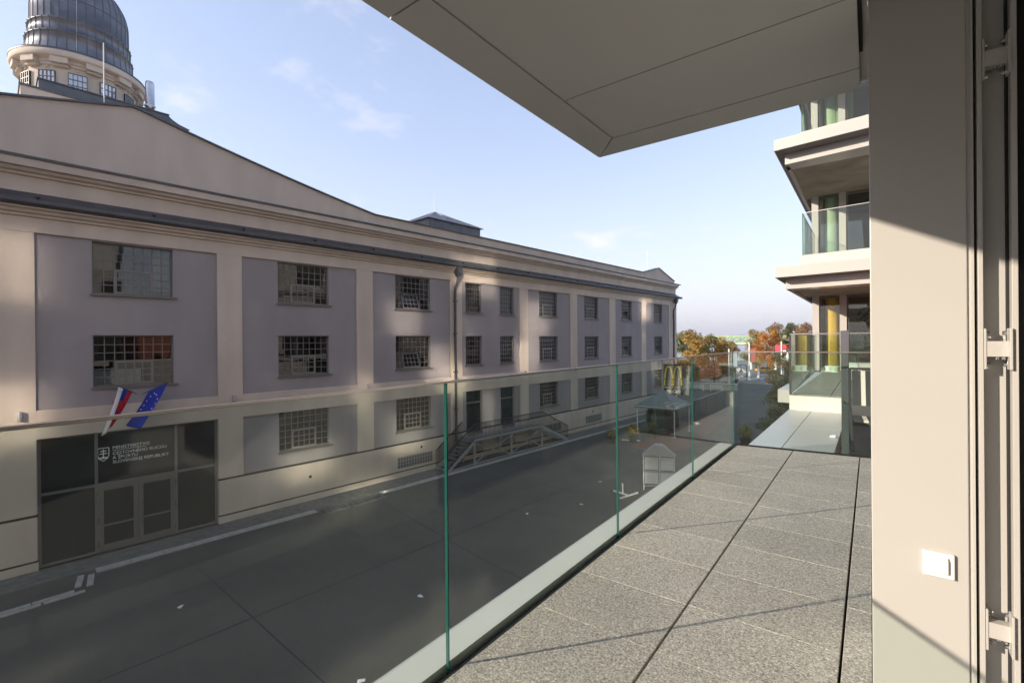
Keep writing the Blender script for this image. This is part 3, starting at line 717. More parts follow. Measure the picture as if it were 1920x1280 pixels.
for i in range(4):
    a = Vector(rows_[0][i]); b_ = Vector(rows_[0][(i+1) % 4]); v = MB(); m_ = 16
    for k in range(m_):
        p, r_ = a.lerp(b_, k/m_), a.lerp(b_, (k+1)/m_); mdp = (p+r_)/2
        v.add([p, r_, r_-Vector((0,0,.12)), mdp-Vector((0,0,.2)), p-Vector((0,0,.12))], [(0,4,3,2,1)])
    v.build('valance', canv, TT)
    MB().bar(a-Vector((0,0,.02)), b_-Vector((0,0,.02)), .04).build('eave_bar', whitep, TT)
TK = thing('green_tank', 'dark green horizontal cylindrical tank standing under the pavilion tent', 'tank', TC+Vector((-.1,.0,0)), R(-2))
tkm = mat('tank_green', (0.012, 0.035, 0.032), .28)
q = MB(); pr = [(0,-1.35),(.5,-1.33),(.8,-1.22),(.88,-1.1),(.88,1.1),(.8,1.22),(.5,1.33),(0,1.35)]; n_ = 28
vs = [(x_, r_*math.cos(2*PI*k/n_), 1.15+r_*math.sin(2*PI*k/n_)) for r_, x_ in pr for k in range(n_)]
q.add(vs, [(i*n_+k, i*n_+(k+1) % n_, (i+1)*n_+(k+1) % n_, (i+1)*n_+k) for i in range(len(pr)-1) for k in range(n_)], 0, True); q.build('body', tkm, TK, None, R(35))
for x in (-.7,.7): MB().box(x-.08,x+.08,-.6,.6,0,.42).build('saddle', rail_d, TK, None, R(35))
q = MB(); 
for x in (-.75,.75):
    pts = [(x, .895*math.cos(2*PI*k/24), 1.15+.895*math.sin(2*PI*k/24)) for k in range(25)]; q.tube(pts, .025, 6, cap=False)
q.build('band', steel, TK, None, R(35))

SG = thing('restaurant_sign', 'tall dark restaurant sign with yellow arches above a cafe panel', 'sign', (-15.3, 46.0, 0), R(22))
sgm = mat('sign_panel_dark', (0.028, 0.036, 0.034), .5); yel = mat('arch_yellow', (0.82, 0.56, 0.03), .45)
MB().tube([(-.95,.1,0),(-.95,.1,6.0)], .07, 10).build('pole', steel, SG)
MB().box(-.86,.92,-.05,.12,3.4,5.6).build('panel', sgm, SG)
MB().box(-.86,.92,-.05,.12,2.62,3.32).build('panel', mat('cafe_panel_brown', (0.04,0.03,0.027), .5), SG)
q = MB()                                # the double arch: two tall tapering parabolic bands side by side
for c_ in (-.41, .41):
    outp = []; inp = []
    for k in range(25):
        ph = PI*k/24; cx_ = math.copysign(abs(math.cos(ph))**.85, math.cos(ph)); sz_ = math.sin(ph)**.95 if 0 < k < 24 else 0.0
        outp.append((c_-.445*cx_, 3.52+1.92*sz_)); inp.append((c_-.30*cx_, 3.52+1.78*sz_))
    for k in range(24):
        q.prism([outp[k], outp[k+1], inp[k+1], inp[k]], -.085 if c_ < 0 else -.08, -.052)
q.build('arches', yel, SG, fixn=True)
MB().box(-.84,.90,-.088,-.06,4.12,4.20).build('reflection_bar', sgm, SG)  # dark bar painted over the arches as the pane's dark reflection line
tm = text_mesh('McCafé', .44, .01, .35, whitep, 'CENTER'); o = put('lettering', tm, SG, (.02,-.06,2.84)); o.rotation_euler = (PI/2,0,0)

# white display rack and T-shaped stands near the balcony
RK = thing('display_rack', 'white rack of four pale panels on thin posts below the balcony', 'rack', (-9.0, 24.7, 0), R(22))
for x in (-.78, .05, .78): MB().box(x-.03,x+.03,-.03,.03,0,2.0).build('post', whitep, RK)
for x0, x1 in ((-.72,-.02),(.10,.74)):
    for z0, z1 in ((.35,.95),(1.1,1.75)): MB().box(x0,x1,-.02,.02,z0,z1).build('panel', whitep, RK)
for z in (1.02, 1.85, .25): MB().box(-.8,.8,-.035,-.02,z-.04,z+.04).build('rail', steel, RK)
MB().prism([(-.85,1.95),(.85,1.95),(.2,2.5),(-.2,2.5)], -.5, .05).build('hood', mat('rack_hood', (0.36,0.37,0.35), .7), RK)
ts = thing('umbrella_stand', 'white T-shaped metal stand on the ground beside the tent', 'stand', (-15.2, 35.6, 0), R(20), 'metal stands')
MB().bar((-.7,0,.06),(.7,0,.06),.07).build('foot', whitep, ts); MB().bar((0,0,.06),(0,1.0,.06),.07).build('foot', whitep, ts); MB().tube([(0,.4,.06),(.1,.5,.55)], .035, 8).build('stub', whitep, ts)
t2 = copy_tree(ts); t2.location = (-9.9, 22.9, 0); t2.rotation_euler.z = R(75); t2['label'] = 'white T-shaped metal stand lying left of the display rack'

# slatted terrace screen
SC = thing('terrace_screen', 'dark slatted terrace screen running along the street beyond the tent', 'screen', (-13.75, 47.5, 0), 0)
scm = mat('screen_dark', (0.05,0.058,0.065), .6); me = MB().box(-.02,.02,-.055,.055,.05,2.0).mesh('slat', scm)
for i in range(92): put('slat', me, SC, (0, i*.13, 0))
MB().box(-.03,.03,-.06,11.95,2.0,2.08).build('top_rail', steel, SC); MB().box(.022,.03,-.06,11.95,.05,1.98).build('backing', scm, SC)
for y in (0, 4, 8, 11.9): MB().box(.031,.10,y-.04,y+.04,0,2.02).build('post', scm, SC)

# promenade wall with white benches
PWm = mat('pale_concrete', (0.45,0.42,0.37), .8, var=.06)
PWl = thing('low_wall', 'low pale concrete wall along the edge of the square', 'wall', (-21.5, 79, 0), R(8))
MB().box(-9, 5.0, -.2, .2, 0, .95).build('wall_body', PWm, PWl); MB().box(-9.05, 5.05, -.25, .25, .95, 1.03).build('coping', whitep, PWl)
def bench(loc, rz, label):
    b = thing('white_bench', label, 'bench', loc, rz, 'white benches on the promenade')
    for k in range(4): MB().box(-.9,.9,-.25+k*.13,-.15+k*.13,.42,.46).build('seat_slat', whitep, b)
    for z in (.58,.72,.86): MB().box(-.9,.9,.27,.30,z,z+.09).build('back_slat', whitep, b)
    for x in (-.8,.8): MB().box(x-.04,x+.04,-.25,.27,0,.42).box(x-.03,x+.03,.25,.268,.0,.95).build('leg', whitep, b)
bench((-24.6,76.4,0), R(190), 'white slatted bench left of the low concrete wall end, nearest the sign'); bench((-21.6,76.6,0), R(188), 'white slatted bench in front of the middle of the low wall')
bench((-19.0,77.0,0), R(188), 'white slatted bench near the right end of the low wall')

# ------------------------------------------------------------------ trees
bark = mat('bark', (0.075,0.055,0.04), .95, var=.3, scale=5, bump=.6, bscale=20)
def leafm(name, rgb):
    M = mat(name, rgb, .65); p = M.node_tree.nodes['Principled BSDF']
    t = M.node_tree; tr = t.nodes.new('ShaderNodeBsdfTranslucent'); tr.inputs[0].default_value = (*[min(1, c*1.3) for c in rgb], 1)
    mix = t.nodes.new('ShaderNodeMixShader'); mix.inputs[0].default_value = .35
    t.links.new(p.outputs[0], mix.inputs[1]); t.links.new(tr.outputs[0], mix.inputs[2]); t.links.new(mix.outputs[0], t.nodes['Material Output'].inputs[0])
    return M
LV = {k: leafm('leaf_'+k, c) for k, c in dict(gold=(.47,.30,.065), ochre=(.33,.21,.055), orange=(.52,.20,.025), rust=(.24,.10,.035), olive=(.18,.165,.045), green=(.07,.095,.03), dark=(.045,.06,.02), lime=(.26,.25,.06)).items()}
def tree(name, label, loc, h, rad, pal, seed, nleaf=2600, size=.42, trunk=.22, low=.16, cat='tree', group='autumn trees by the river', shape=1.0):
    rr = random.Random(seed); t = thing(name, label, cat, loc, 0, group)
    tk = MB(); th = h*low
    tk.tube([(0,0,0),(rr.uniform(-.1,.1),rr.uniform(-.1,.1),th*.5),(rr.uniform(-.2,.2),rr.uniform(-.2,.2),th),(rr.uniform(-.3,.3),rr.uniform(-.3,.3),h*.75)], [trunk,trunk*.8,trunk*.65,trunk*.2], 9)
    cl = []
    nc = 26
    for i in range(nc):
        a = rr.uniform(0, 2*PI); f = (i+.5)/nc; z = th*.8+(h-th*.8)*f
        prof_ = math.sin(PI*min(1, (.12+.83*f)))**.7
        q = rad*prof_*math.sqrt(rr.uniform(.15,1.0))*.85
        c = Vector((q*math.cos(a), q*math.sin(a), z*.97)); cr = rad*rr.uniform(.26,.42)*shape; cl.append((c, cr, rr.choice(range(len(pal)))))
        if i % 2 == 0:
            st = Vector((0,0,th*.75+(c.z-th*.75)*.35)); tk.tube([st, st.lerp(c, .55)+Vector((0,0,.1)), c], [trunk*.35,trunk*.2,trunk*.06], 6)
    tk.build('trunk', bark, t)
    lf = MB(); per = int(nleaf*1.5)//nc
    for c, cr, pi in cl:
        for k in range(per):
            d = Vector((rr.gauss(0,1), rr.gauss(0,1), rr.gauss(0,1))).normalized()*cr*(rr.uniform(.35,1.0)**.6); p = c+Vector((d.x, d.y, d.z*.8))
            nrm = (d.normalized()*.6+Vector((rr.gauss(0,.6),rr.gauss(0,.6),rr.gauss(0,.6)+.3))).normalized()
            x = nrm.orthogonal().normalized(); x.rotate(Matrix.Rotation(rr.uniform(0,6.28),3,nrm)); y = nrm.cross(x); s_ = size*rr.uniform(.55,1.2)
            lf.add([p-x*s_*.5, p-y*s_*.28+x*.05, p+x*s_*.5, p+y*s_*.28], [(0,1,2,3)], pi if rr.random() < .72 else rr.randrange(len(pal)))
    lf.build('crown', [LV[k] for k in pal], t)
    return t
TR = 'autumn trees by the river'
tree('autumn_tree', 'broad golden tree directly behind the far end of the historic building', (-25.6, 86, 0), 9.3, 3.7, ['gold','ochre','gold','olive'], 11, 4200)
tree('autumn_tree', 'golden-brown tree with rusty patches right of the golden one', (-23.0, 92, 0), 8.4, 3.5, ['ochre','rust','gold','olive'], 12, 4200)
tree('autumn_tree', 'olive tree at the corner of the historic building, darkest of the left trees', (-31.5, 96, 0), 9.0, 3.6, ['olive','ochre','green'], 13, 3000)
tree('autumn_tree', 'small brown rounded tree before the open water', (-25.2, 112, 0), 7.2, 2.9, ['ochre','rust','olive'], 14, 3000)
tree('autumn_tree', 'olive-gold tree left of the orange tree, beside the water gap', (-24.6, 140, 0), 10.3, 3.7, ['ochre','olive','gold'], 15, 3000)
tree('autumn_tree', 'bright orange tree behind the tall banner pole', (-20.5, 136, 0), 10.2, 4.0, ['orange','gold','orange','rust'], 16, 4200)
tree('autumn_tree', 'dark reddish-brown tree standing behind the orange one', (-22.8, 158, 0), 12.4, 4.2, ['rust','ochre','olive'], 17, 3200)
tree('autumn_tree', 'dark green conical tree between orange and brown crowns', (-16.2, 142, 0), 11.9, 3.0, ['dark','green','olive'], 18, 3600, low=.15)
tree('autumn_tree', 'brown and rust tree left of the neighbouring terrace', (-12.6, 140, 0), 11.6, 4.2, ['ochre','rust','olive','rust'], 19, 3800)
tree('autumn_tree', 'dark brown tree half hidden by the neighbouring terrace glass', (-8.6, 132, 0), 10.6, 3.9, ['olive','rust','dark'], 20, 3400)
tree('autumn_tree', 'tall olive-green tree rising above the terrace rail', (-9.0, 165, 0), 15.6, 5.2, ['olive','lime','ochre'], 21, 4200)
SH = 'young trees along the apartment ground floor'
tree('young_tree', 'young yellow-green tree at the street edge beside the terrace, tallest of the row', (-6.6, 51, 0), 6.4, 1.95, ['lime','olive','lime','gold'], 31, 3600, .2, .07, .15, 'tree', SH)
tree('young_tree', 'mid green young tree in front of the yellow-green one', (-5.7, 44.5, 0), 4.6, 1.8, ['olive','lime','green'], 32, 3600, .17, .06, .1, 'tree', SH)
tree('young_tree', 'low dark shrub-like tree nearest the balcony corner', (-5.3, 38.0, 0), 3.0, 1.4, ['green','olive','green'], 33, 3000, .15, .05, .06, 'tree', SH)
pot_m = mat('planter_black', (0.03,0.032,0.034), .6)
def potted(loc, label, pal, seed, s=1.0):
    t = thing('potted_shrub', label, 'plant', loc, 0, 'potted shrubs in the street'); rr = random.Random(seed)
    MB().lathe([(0,0),(.24*s,0),(.33*s,.5*s),(.35*s,.52*s),(.30*s,.52*s),(.28*s,.46*s),(0,.46*s)], 18).build('pot', pot_m, t)
    lf = MB()
    for k in range(420):
        d = Vector((rr.gauss(0,1), rr.gauss(0,1), rr.gauss(0,1))).normalized()*.48*s*rr.uniform(.4,1); p = Vector((d.x,d.y,.9*s+d.z))
        n_ = (d+Vector((0,0,.2))).normalized(); x = n_.orthogonal().normalized(); x.rotate(Matrix.Rotation(rr.uniform(0,6.28),3,n_)); y = n_.cross(x)
        lf.add([p-x*.08*s, p-y*.04*s, p+x*.08*s, p+y*.04*s], [(0,1,2,3)], rr.randrange(len(pal)))
    lf.build('foliage', [LV[k] for k in pal], t)
potted((-14.9,35.3,0), 'yellowing potted shrub at the left front of the tent', ['lime','gold','olive'], 41, 1.1); potted((-14.3,37.9,0), 'darker olive potted shrub at the tent front post', ['olive','green'], 42, 1.1)
potted((-7.5,38.6,0), 'light green potted shrub beyond the balcony corner', ['lime','olive'], 43, 1.3); potted((-16.1,34.0,0), 'small yellowish potted shrub farthest left of the tent', ['gold','olive'], 44, .9)

# ------------------------------------------------------------------ square: poles, parasols, board, car, person
def banner_pole(loc, h, cols, label):
    t = thing('banner_pole', label, 'banner', loc, R(20), 'banner poles on the square')
    MB().tube([(0,0,0),(0,0,h)], [.16,.12], 10).lathe([(0,h),(.13,h),(.1,h+.12),(0,h+.16)], 10).box(-.35,.35,-.35,.35,0,.05).build('pole', whitep, t)
    for (x0, x1, z0, z1, c) in cols:
        MB().box(x0,x1,-.02,.02,z0,z1).build('banner', c, t); MB().bar((0,0,z1),((x0 if abs(x0) > abs(x1) else x1),0,z1),.04).build('arm', steel, t)
pink = mat('banner_pink', (0.75,0.09,0.16), .7); redb = mat('banner_red', (0.5,0.14,0.12), .7)
banner_pole((-18.9,101.5,0), 6.9, [(.2,1.1,3.4,6.0,redb)], 'white pole with a long red banner before the orange tree')
banner_pole((-16.0,121,0), 7.2, [(-1.25,-.2,4.9,6.5,pink),(.2,.95,5.6,6.5,pink),(.2,.95,4.9,5.4,whitep)], 'white pole with two pink banners near the young tree')
banner_pole((-18.8,84.5,0), 6.2, [(.15,1.25,3.2,5.7,mat('banner_pale', (0.5,0.53,0.55), .7))], 'grey pole with a pale printed banner before the golden trees')
def parasol(loc, label, h=3.2):
    t = thing('closed_parasol', label, 'parasol', loc, 0, 'closed parasols on the square')
    MB().tube([(0,0,0),(0,0,h)], .05, 8).build('pole', steel, t); MB().box(-.4,.4,-.4,.4,0,.1).build('base', steel, t)
    MB().lathe([(.0,h+.1),(.06,h),(.16,h-.5),(.24,h-1.2),(.27,h-1.75),(.34,h-2.1),(.2,h-2.12),(.05,h-2.0)], 12, smooth=False).build('folded_canopy', whitep, t)
for p, l, h in (((-21.9,107,0),'closed white parasol left of the red banner pole',4.0),((-20.9,114,0),'slim closed white parasol just left of the red banner',3.4),((-19.9,99.5,0),'short closed parasol behind the framed board',2.7),((-17.6,103,0),'closed parasol standing in front of the orange car',2.4),((-16.6,117,0),'closed white parasol behind the car',3.3),((-14.6,113,0),'large closed white parasol right of the car',4.2),((-13.7,112,0),'tallest closed white parasol beside the pink banners',5.2)): parasol(p, l, h)
BD = thing('framed_board', 'white framed poster board with a black drawing on the pavement', 'board', (-19.6, 97.5, 0), R(14))
MB().box(-.95,.95,-.05,.05,.85,3.05).build('frame', rail_d, BD); MB().box(-.84,.84,-.062,-.052,.96,2.94).build('poster', whitep, BD)
for x in (-.6,.95): MB().box(x-.05,x+.05,-.04,.04,0,.85).build('leg', rail_d, BD)
q = MB(); q.prism([(-.10,2.2),(.10,2.2),(.0,2.6)], -.07, -.064); q.prism([(-.22,1.9),(.2,1.9),(.04,2.3),(-.06,2.3)], -.072, -.065); q.prism([(-.34,1.6),(-.08,1.6),(-.02,1.95),(-.18,1.95)], -.07, -.064); q.prism([(.06,1.6),(.36,1.6),(.2,1.95),(.04,1.95)], -.07,-.064)
for x in (-.32,.30):
    pts = [(x+.24*math.cos(a*PI/8), -.068, 1.42+.24*math.sin(a*PI/8)) for a in range(17)]; q.tube(pts, .035, 5, cap=False)
q.box(-.6,.55,-.07,-.064,1.12,1.17); q.build('drawing', rail_d, BD, fixn=True)

def car(loc, rz):
    t = thing('parked_car', 'orange-yellow car parked on the square behind the poles', 'car', loc, rz)
    paint = mat('car_orange', (0.80,0.33,0.02), .3); cg = mat('car_glass', (0.015,0.018,0.02), .08); ty = mat('tyre', (0.02,0.02,0.02), .85)
    sec = [(-2.1,.45,.70,.74),(-2.05,.30,.95,.82),(-1.5,.24,1.02,.87),(-.6,.22,1.0,.88),(.6,.22,.98,.88),(1.4,.24,.92,.86),(1.95,.30,.80,.80),(2.1,.42,.62,.70)]
    b = MB(); vs = []
    for x, z0, z1, w_ in sec:
        zm = (z0+z1)/2; vs += [(x,-w_*.86,z0),(x,-w_,zm),(x,-w_*.93,z1),(x,w_*.93,z1),(x,w_,zm),(x,w_*.86,z0)]
    n_ = len(sec); b.add(vs, [(i*6+k, i*6+(k+1) % 6, (i+1)*6+(k+1) % 6, (i+1)*6+k) for i in range(n_-1) for k in range(6)]+[(5,4,3,2,1,0), tuple(range((n_-1)*6, n_*6))], 0, True)
    bo = b.build('body', paint, t, fixn=True)
    c = MB(); cs = [(-1.75,.98,.99,.74),(-1.25,.98,1.42,.66),(-.1,.98,1.47,.66),(.35,.98,1.42,.65),(1.1,.94,.97,.72)]; vs = []
    for x, z0, z1, w_ in cs: vs += [(x,-.80,z0),(x,-w_*.95,z1),(x,w_*.95,z1),(x,.80,z0)]
    c.add(vs, [(i*4+k, i*4+(k+1) % 4, (i+1)*4+(k+1) % 4, (i+1)*4+k) for i in range(4) for k in range(4)], 0); c.build('cabin_glass', cg, t, fixn=True)
    rf = MB(); rf.add([(-1.25,-.64,1.435),(-.1,-.64,1.485),(.35,-.63,1.435),(.35,.63,1.435),(-.1,.64,1.485),(-1.25,.64,1.435)], [(0,1,4,5),(1,2,3,4)]); rf.build('roof', paint, t)
    for sy in (-1,1):
        for x0, z0, x1, z1 in ((-1.75,.99,-1.25,1.43),(-.3,.99,-.25,1.46),(1.1,.96,.35,1.42)): MB().bar((x0,sy*.79,z0),(x1,sy*.65,z1),.07).build('pillar', paint, t)
        for x in (-1.3,1.3):
            w = MB(); w.lathe([(0,-.11),(.2,-.11),(.31,-.1),(.33,-.06),(.33,.06),(.31,.1),(.2,.11),(0,.11)], 20); wo = w.build('wheel', ty, t, (x, sy*.78, .33)); wo.rotation_euler = (PI/2,0,0)
            MB().lathe([(0,-.125),(.2,-.12),(.21,.12),(0,.125)], 14).build('rim', steel, wo)
        MB().box(-2.13,-2.05,sy*.42,sy*.72,.68,.80).build('tail_light', mat('lamp_red', (0.4,.01,.01), .3), t); MB().box(2.0,2.1,sy*.42,sy*.66,.58,.70).build('headlight', chrome, t)
    MB().box(-2.14,-2.0,-.78,.78,.34,.50).build('bumper', ty, t)
car((-19.6,123,0), R(35))
def person(loc, rz, h, label):
    t = thing('person', label, 'person', loc, rz)
    J = [(0,0,.93),(0,.0,1.18),(0,.01,1.40),(0,.01,1.50),(0,.03,1.62),(0,.03,1.72),
         (.19,.01,1.40),(.25,.05,1.14),(.24,.16,.92),(-.19,.01,1.40),(-.25,-.03,1.14),(-.24,.06,.90),
         (.10,0,.88),(.11,.14,.50),(.11,.10,.08),(.11,.24,.04),(-.10,0,.88),(-.11,-.04,.50),(-.11,-.24,.10),(-.11,-.12,.04)]
    E = [(0,1),(1,2),(2,3),(3,4),(4,5),(2,6),(6,7),(7,8),(2,9),(9,10),(10,11),(0,12),(12,13),(13,14),(14,15),(0,16),(16,17),(17,18),(18,19)]
    rad = [.15,.15,.16,.06,.10,.08,.07,.055,.045,.07,.055,.045,.09,.065,.05,.04,.09,.065,.05,.04]
    me = bpy.data.meshes.new('body'); me.from_pydata([(x*h/1.75,y*h/1.75,z*h/1.75) for x,y,z in J], E, []); o = put('body', me, t)
    sk = o.modifiers.new('skin','SKIN'); me.skin_vertices or None
    for i, v in enumerate(me.skin_vertices[0].data): v.radius = (rad[i], rad[i]*.8)
    me.skin_vertices[0].data[0].use_root = True
    o.modifiers.new('sub','SUBSURF').levels = 1; o.modifiers['sub'].render_levels = 2
    me.materials.append(mat('dark_clothes', (0.03,0.035,0.05), .85)); 
    hd = MB(); hd.lathe([(0,1.53),(.06,1.54),(.085,1.60),(.09,1.66),(.075,1.74),(.04,1.77),(0,1.775)], 14, (0,.03)); hd.build('head', mat('skin', (0.45,0.27,0.2), .6), t)
    hr = MB(); hr.lathe([(.092,1.64),(.098,1.68),(.085,1.76),(.045,1.79),(0,1.795)], 14, (0,.02)); hr.build('hair', mat('hair_dark', (0.03,0.022,0.018), .8), t)
person((-17.5,83.2,0), R(170), 1.72, 'person in dark clothes walking on the shaded street')

# ------------------------------------------------------------------ river bridge (green lattice truss)
BG = thing('lattice_bridge', 'long pale green lattice truss bridge spanning the river', 'bridge', (-150, 560, 3.0), R(-4))
bgm = mat('bridge_green', (0.34,0.48,0.17), .6); bgw = mat('bridge_deck_pale', (0.55,0.56,0.5), .7)
L0, L1 = -130, 190; HT = 8.2
for y in (0, 11): MB().box(L0,L1,y-.4,y+.4,HT-.9,HT).build('top_chord', bgm, BG); MB().box(L0,L1,y-.4,y+.4,-.2,.8).build('bottom_chord', bgw, BG)
MB().box(L0,L1,.41,10.59,-1.6,-.3).build('deck', mat('bridge_deck_dark', (0.10,0.12,0.10), .8), BG)  # deck coloured darker than the chords
MB().box(L0,L1,-1.0,-.41,-1.2,.2).build('walkway', bgm, BG)
pitch_ = 8.0; mA = MB().bar((0,0,.6),(pitch_,0,HT-.7),.5,.5).mesh('brace', bgm); mB = MB().bar((0,.1,HT-.7),(pitch_,.1,.6),.5,.5).mesh('brace', bgm)
for i in range(int((L1-L0)/pitch_)):
    for y in (0, 11):
        put('brace', mA, BG, (L0+i*pitch_, y, 0)); put('brace', mB, BG, (L0+i*pitch_, y, 0))
for x in (-100,-20,60,140): MB().box(x-2,x+2,1,10,-11,-1.6).build('pier', mat('pier_stone', (0.3,0.29,0.27), .9), BG)

# ------------------------------------------------------------------ balcony floor, balustrade, canopy of this flat
FZ = 6.78
def granite():
    M = mat('balcony_granite', (0.4,0.38,0.35), .75); t = M.node_tree; p = t.nodes['Principled BSDF']; tcn = t.nodes.new('ShaderNodeTexCoord')
    oi = t.nodes.new('ShaderNodeObjectInfo'); ge = t.nodes.new('ShaderNodeNewGeometry')
    v = t.nodes.new('ShaderNodeTexVoronoi'); v.inputs['Scale'].default_value = 210; t.links.new(ge.outputs['Position'], v.inputs['Vector'])
    n_ = t.nodes.new('ShaderNodeTexNoise'); n_.inputs['Scale'].default_value = 90; n_.inputs['Detail'].default_value = 5; t.links.new(ge.outputs['Position'], n_.inputs['Vector'])
    n3 = t.nodes.new('ShaderNodeTexNoise'); n3.inputs['Scale'].default_value = 1.6; n3.inputs['Detail'].default_value = 5; t.links.new(ge.outputs['Position'], n3.inputs['Vector'])
    sc_ = t.nodes.new('ShaderNodeSeparateColor'); t.links.new(v.outputs['Color'], sc_.inputs[0])
    ra = t.nodes.new('ShaderNodeValToRGB'); e = ra.color_ramp.elements; e[0].position = 0; e[0].color = (.20,.175,.15,1); e[1].position = 1; e[1].color = (.72,.66,.57,1)
    x = e.new(.22); x.color = (.37,.325,.275,1); x = e.new(.55); x.color = (.47,.42,.355,1); x = e.new(.85); x.color = (.56,.505,.43,1)
    t.links.new(sc_.outputs[0], ra.inputs['Fac'])
    m1 = t.nodes.new('ShaderNodeMapRange'); m1.inputs[1].default_value = .3; m1.inputs[2].default_value = .7; m1.inputs[3].default_value = .72; m1.inputs[4].default_value = 1.26; t.links.new(n_.outputs['Fac'], m1.inputs[0])
    m3 = t.nodes.new('ShaderNodeMapRange'); m3.inputs[1].default_value = .3; m3.inputs[2].default_value = .7; m3.inputs[3].default_value = .9; m3.inputs[4].default_value = 1.08; t.links.new(n3.outputs['Fac'], m3.inputs[0])
    m4 = t.nodes.new('ShaderNodeMapRange'); m4.inputs[3].default_value = .94; m4.inputs[4].default_value = 1.05; t.links.new(oi.outputs['Random'], m4.inputs[0])
    a = t.nodes.new('ShaderNodeMath'); a.operation = 'MULTIPLY'; t.links.new(m1.outputs[0], a.inputs[0]); t.links.new(m3.outputs[0], a.inputs[1])
    b2 = t.nodes.new('ShaderNodeMath'); b2.operation = 'MULTIPLY'; t.links.new(a.outputs[0], b2.inputs[0]); t.links.new(m4.outputs[0], b2.inputs[1])
    mu = t.nodes.new('ShaderNodeVectorMath'); mu.operation = 'SCALE'; t.links.new(ra.outputs[0], mu.inputs[0]); t.links.new(b2.outputs[0], mu.inputs['Scale']); t.links.new(mu.outputs[0], p.inputs['Base Color'])
    bp = t.nodes.new('ShaderNodeBump'); bp.inputs['Strength'].default_value = .35; bp.inputs['Distance'].default_value = .003; t.links.new(n_.outputs['Fac'], bp.inputs['Height']); t.links.new(bp.outputs[0], p.inputs['Normal'])
    return M
gran = granite()
def endY(x): return 5.915+(x+1.27)*0.095
BF = struct(MB().box(-1.235,.0,-3.2,5.86,FZ-.12,FZ-.045).build('balcony_floor', dark))
cols_ = [(-1.232,-.687),(-.678,-.103),(-.094,-.004)]
rows_y = [1.41+.4065*k for k in range(-11, 12)]
rt_ = random.Random(5)
for c0, c1 in cols_:
    for k in range(len(rows_y)-1):
        y0, y1 = rows_y[k]+.0012, rows_y[k+1]-.0012
        last = y1 > 5.7
        if y0 > 5.75: continue
        e0, e1 = (endY(c0)-.02, endY(c1)-.02) if last else (y1, y1)
        t_ = MB(); b_ = .0022; z = FZ+rt_.uniform(-.0006,.0006)
        vs = [(c0,y0,FZ-.04),(c1,y0,FZ-.04),(c1,e1,FZ-.04),(c0,e0,FZ-.04),(c0,y0,z-b_),(c1,y0,z-b_),(c1,e1,z-b_),(c0,e0,z-b_),(c0+b_,y0+b_,z),(c1-b_,y0+b_,z),(c1-b_,e1-b_,z),(c0+b_,e0-b_,z)]
        t_.add(vs, [(0,1,5,4),(1,2,6,5),(2,3,7,6),(3,0,4,7),(4,5,9,8),(5,6,10,9),(6,7,11,10),(7,4,8,11),(8,9,10,11),(3,2,1,0)]); t_.build('tile', gran, BF)
GB = thing('glass_balustrade', 'frameless clear glass balustrade along the left and far edge of the balcony', 'balustrade', (0,0,FZ))
ledge = mat('ledge_cream', (0.62,0.60,0.53), .5, var=.03)
MB().box(-1.415,-1.286,-3.2,5.93,-.06,.006).build('base_ledge', ledge, GB)
MB().box(-1.262,-1.242,-3.2,5.88,-.06,-.012).build('seal', dark, GB)
MB().box(-1.432,-1.417,-3.2,5.95,-.34,.0).build('fascia', alu, GB)
GT = 1.066
def pane_box(x0, y0, x1, y1, z0, z1, th=.0135):
    """upright glass pane between two plan points: clear faces, green polished edges"""
    a = Vector((x0,y0,0)); b_ = Vector((x1,y1,0)); d = (b_-a).normalized(); nrm = Vector((-d.y,d.x,0))*th/2
    q = MB(); P = [a-nrm, b_-nrm, b_+nrm, a+nrm]; vs = [(p.x,p.y,z0) for p in P]+[(p.x,p.y,z1) for p in P]
    q.add(vs, [(0,1,5,4),(2,3,7,6)], 0); q.add(vs, [(1,2,6,5),(3,0,4,7),(4,5,6,7),(3,2,1,0)], 1)
    return q
for y0, y1 in ((-3.2,-1.737),(-1.733,-.235),(-.231,1.267),(1.272,2.768),(2.773,4.338),(4.343,5.905)):
    pane_box(-1.274,y0,-1.274,y1,-.05,GT-.004).build('pane', [bal_g, edge_g], GB)
capm = mat('rail_cap_steel', (0.52,0.47,0.44), .3, .8)
MB().box(-1.283,-1.265,-3.2,5.92,GT-.003,GT+.004).build('cap_rail', capm, GB)
pane_box(-1.262,5.916,-.002,endY(-.002),.012,GT-.002).build('pane', [bal_g, edge_g], GB)
MB().bar((-1.262,5.916,GT+.004),(-.002,endY(-.002),GT+.004),.02,.012).build('cap_rail', capm, GB)
MB().bar((-1.262,5.916,.002),(-.002,endY(-.002),.002),.026,.02).build('seal', dark, GB)

# ------------------------------------------------------------------ this apartment building (facade plane x = 0)
AP = thing('apartment_building', 'beige apartment building the balcony belongs to, with soffit and door jamb at right', 'building', (0,0,0))
CZ = 9.05                                           # soffit of the canopy over the balcony
sf = lambda n_, poly, z=CZ: MB().add([(x,y,z) for x,y in poly]+[(x,y,z+.03) for x,y in poly], [tuple(reversed(range(len(poly)))), tuple(range(len(poly), 2*len(poly)))]+[(i,(i+1) % len(poly),(i+1) % len(poly)+len(poly),i+len(poly)) for i in range(len(poly))]).build(n_, soff_m, AP)
g_ = .003
sf('soffit_panel', [(-1.245,1.0+g_),(-1.072-g_,1.0+g_),(-1.072-g_,2.30),(-1.245,2.495)])
sf('soffit_panel', [(-1.245,-3.2),(-1.072-g_,-3.2),(-1.072-g_,1.0-g_),(-1.245,1.0-g_)])
sf('soffit_panel', [(-1.243,2.497),(-1.071,2.305),(-.03,2.305),(-.03,2.497)])
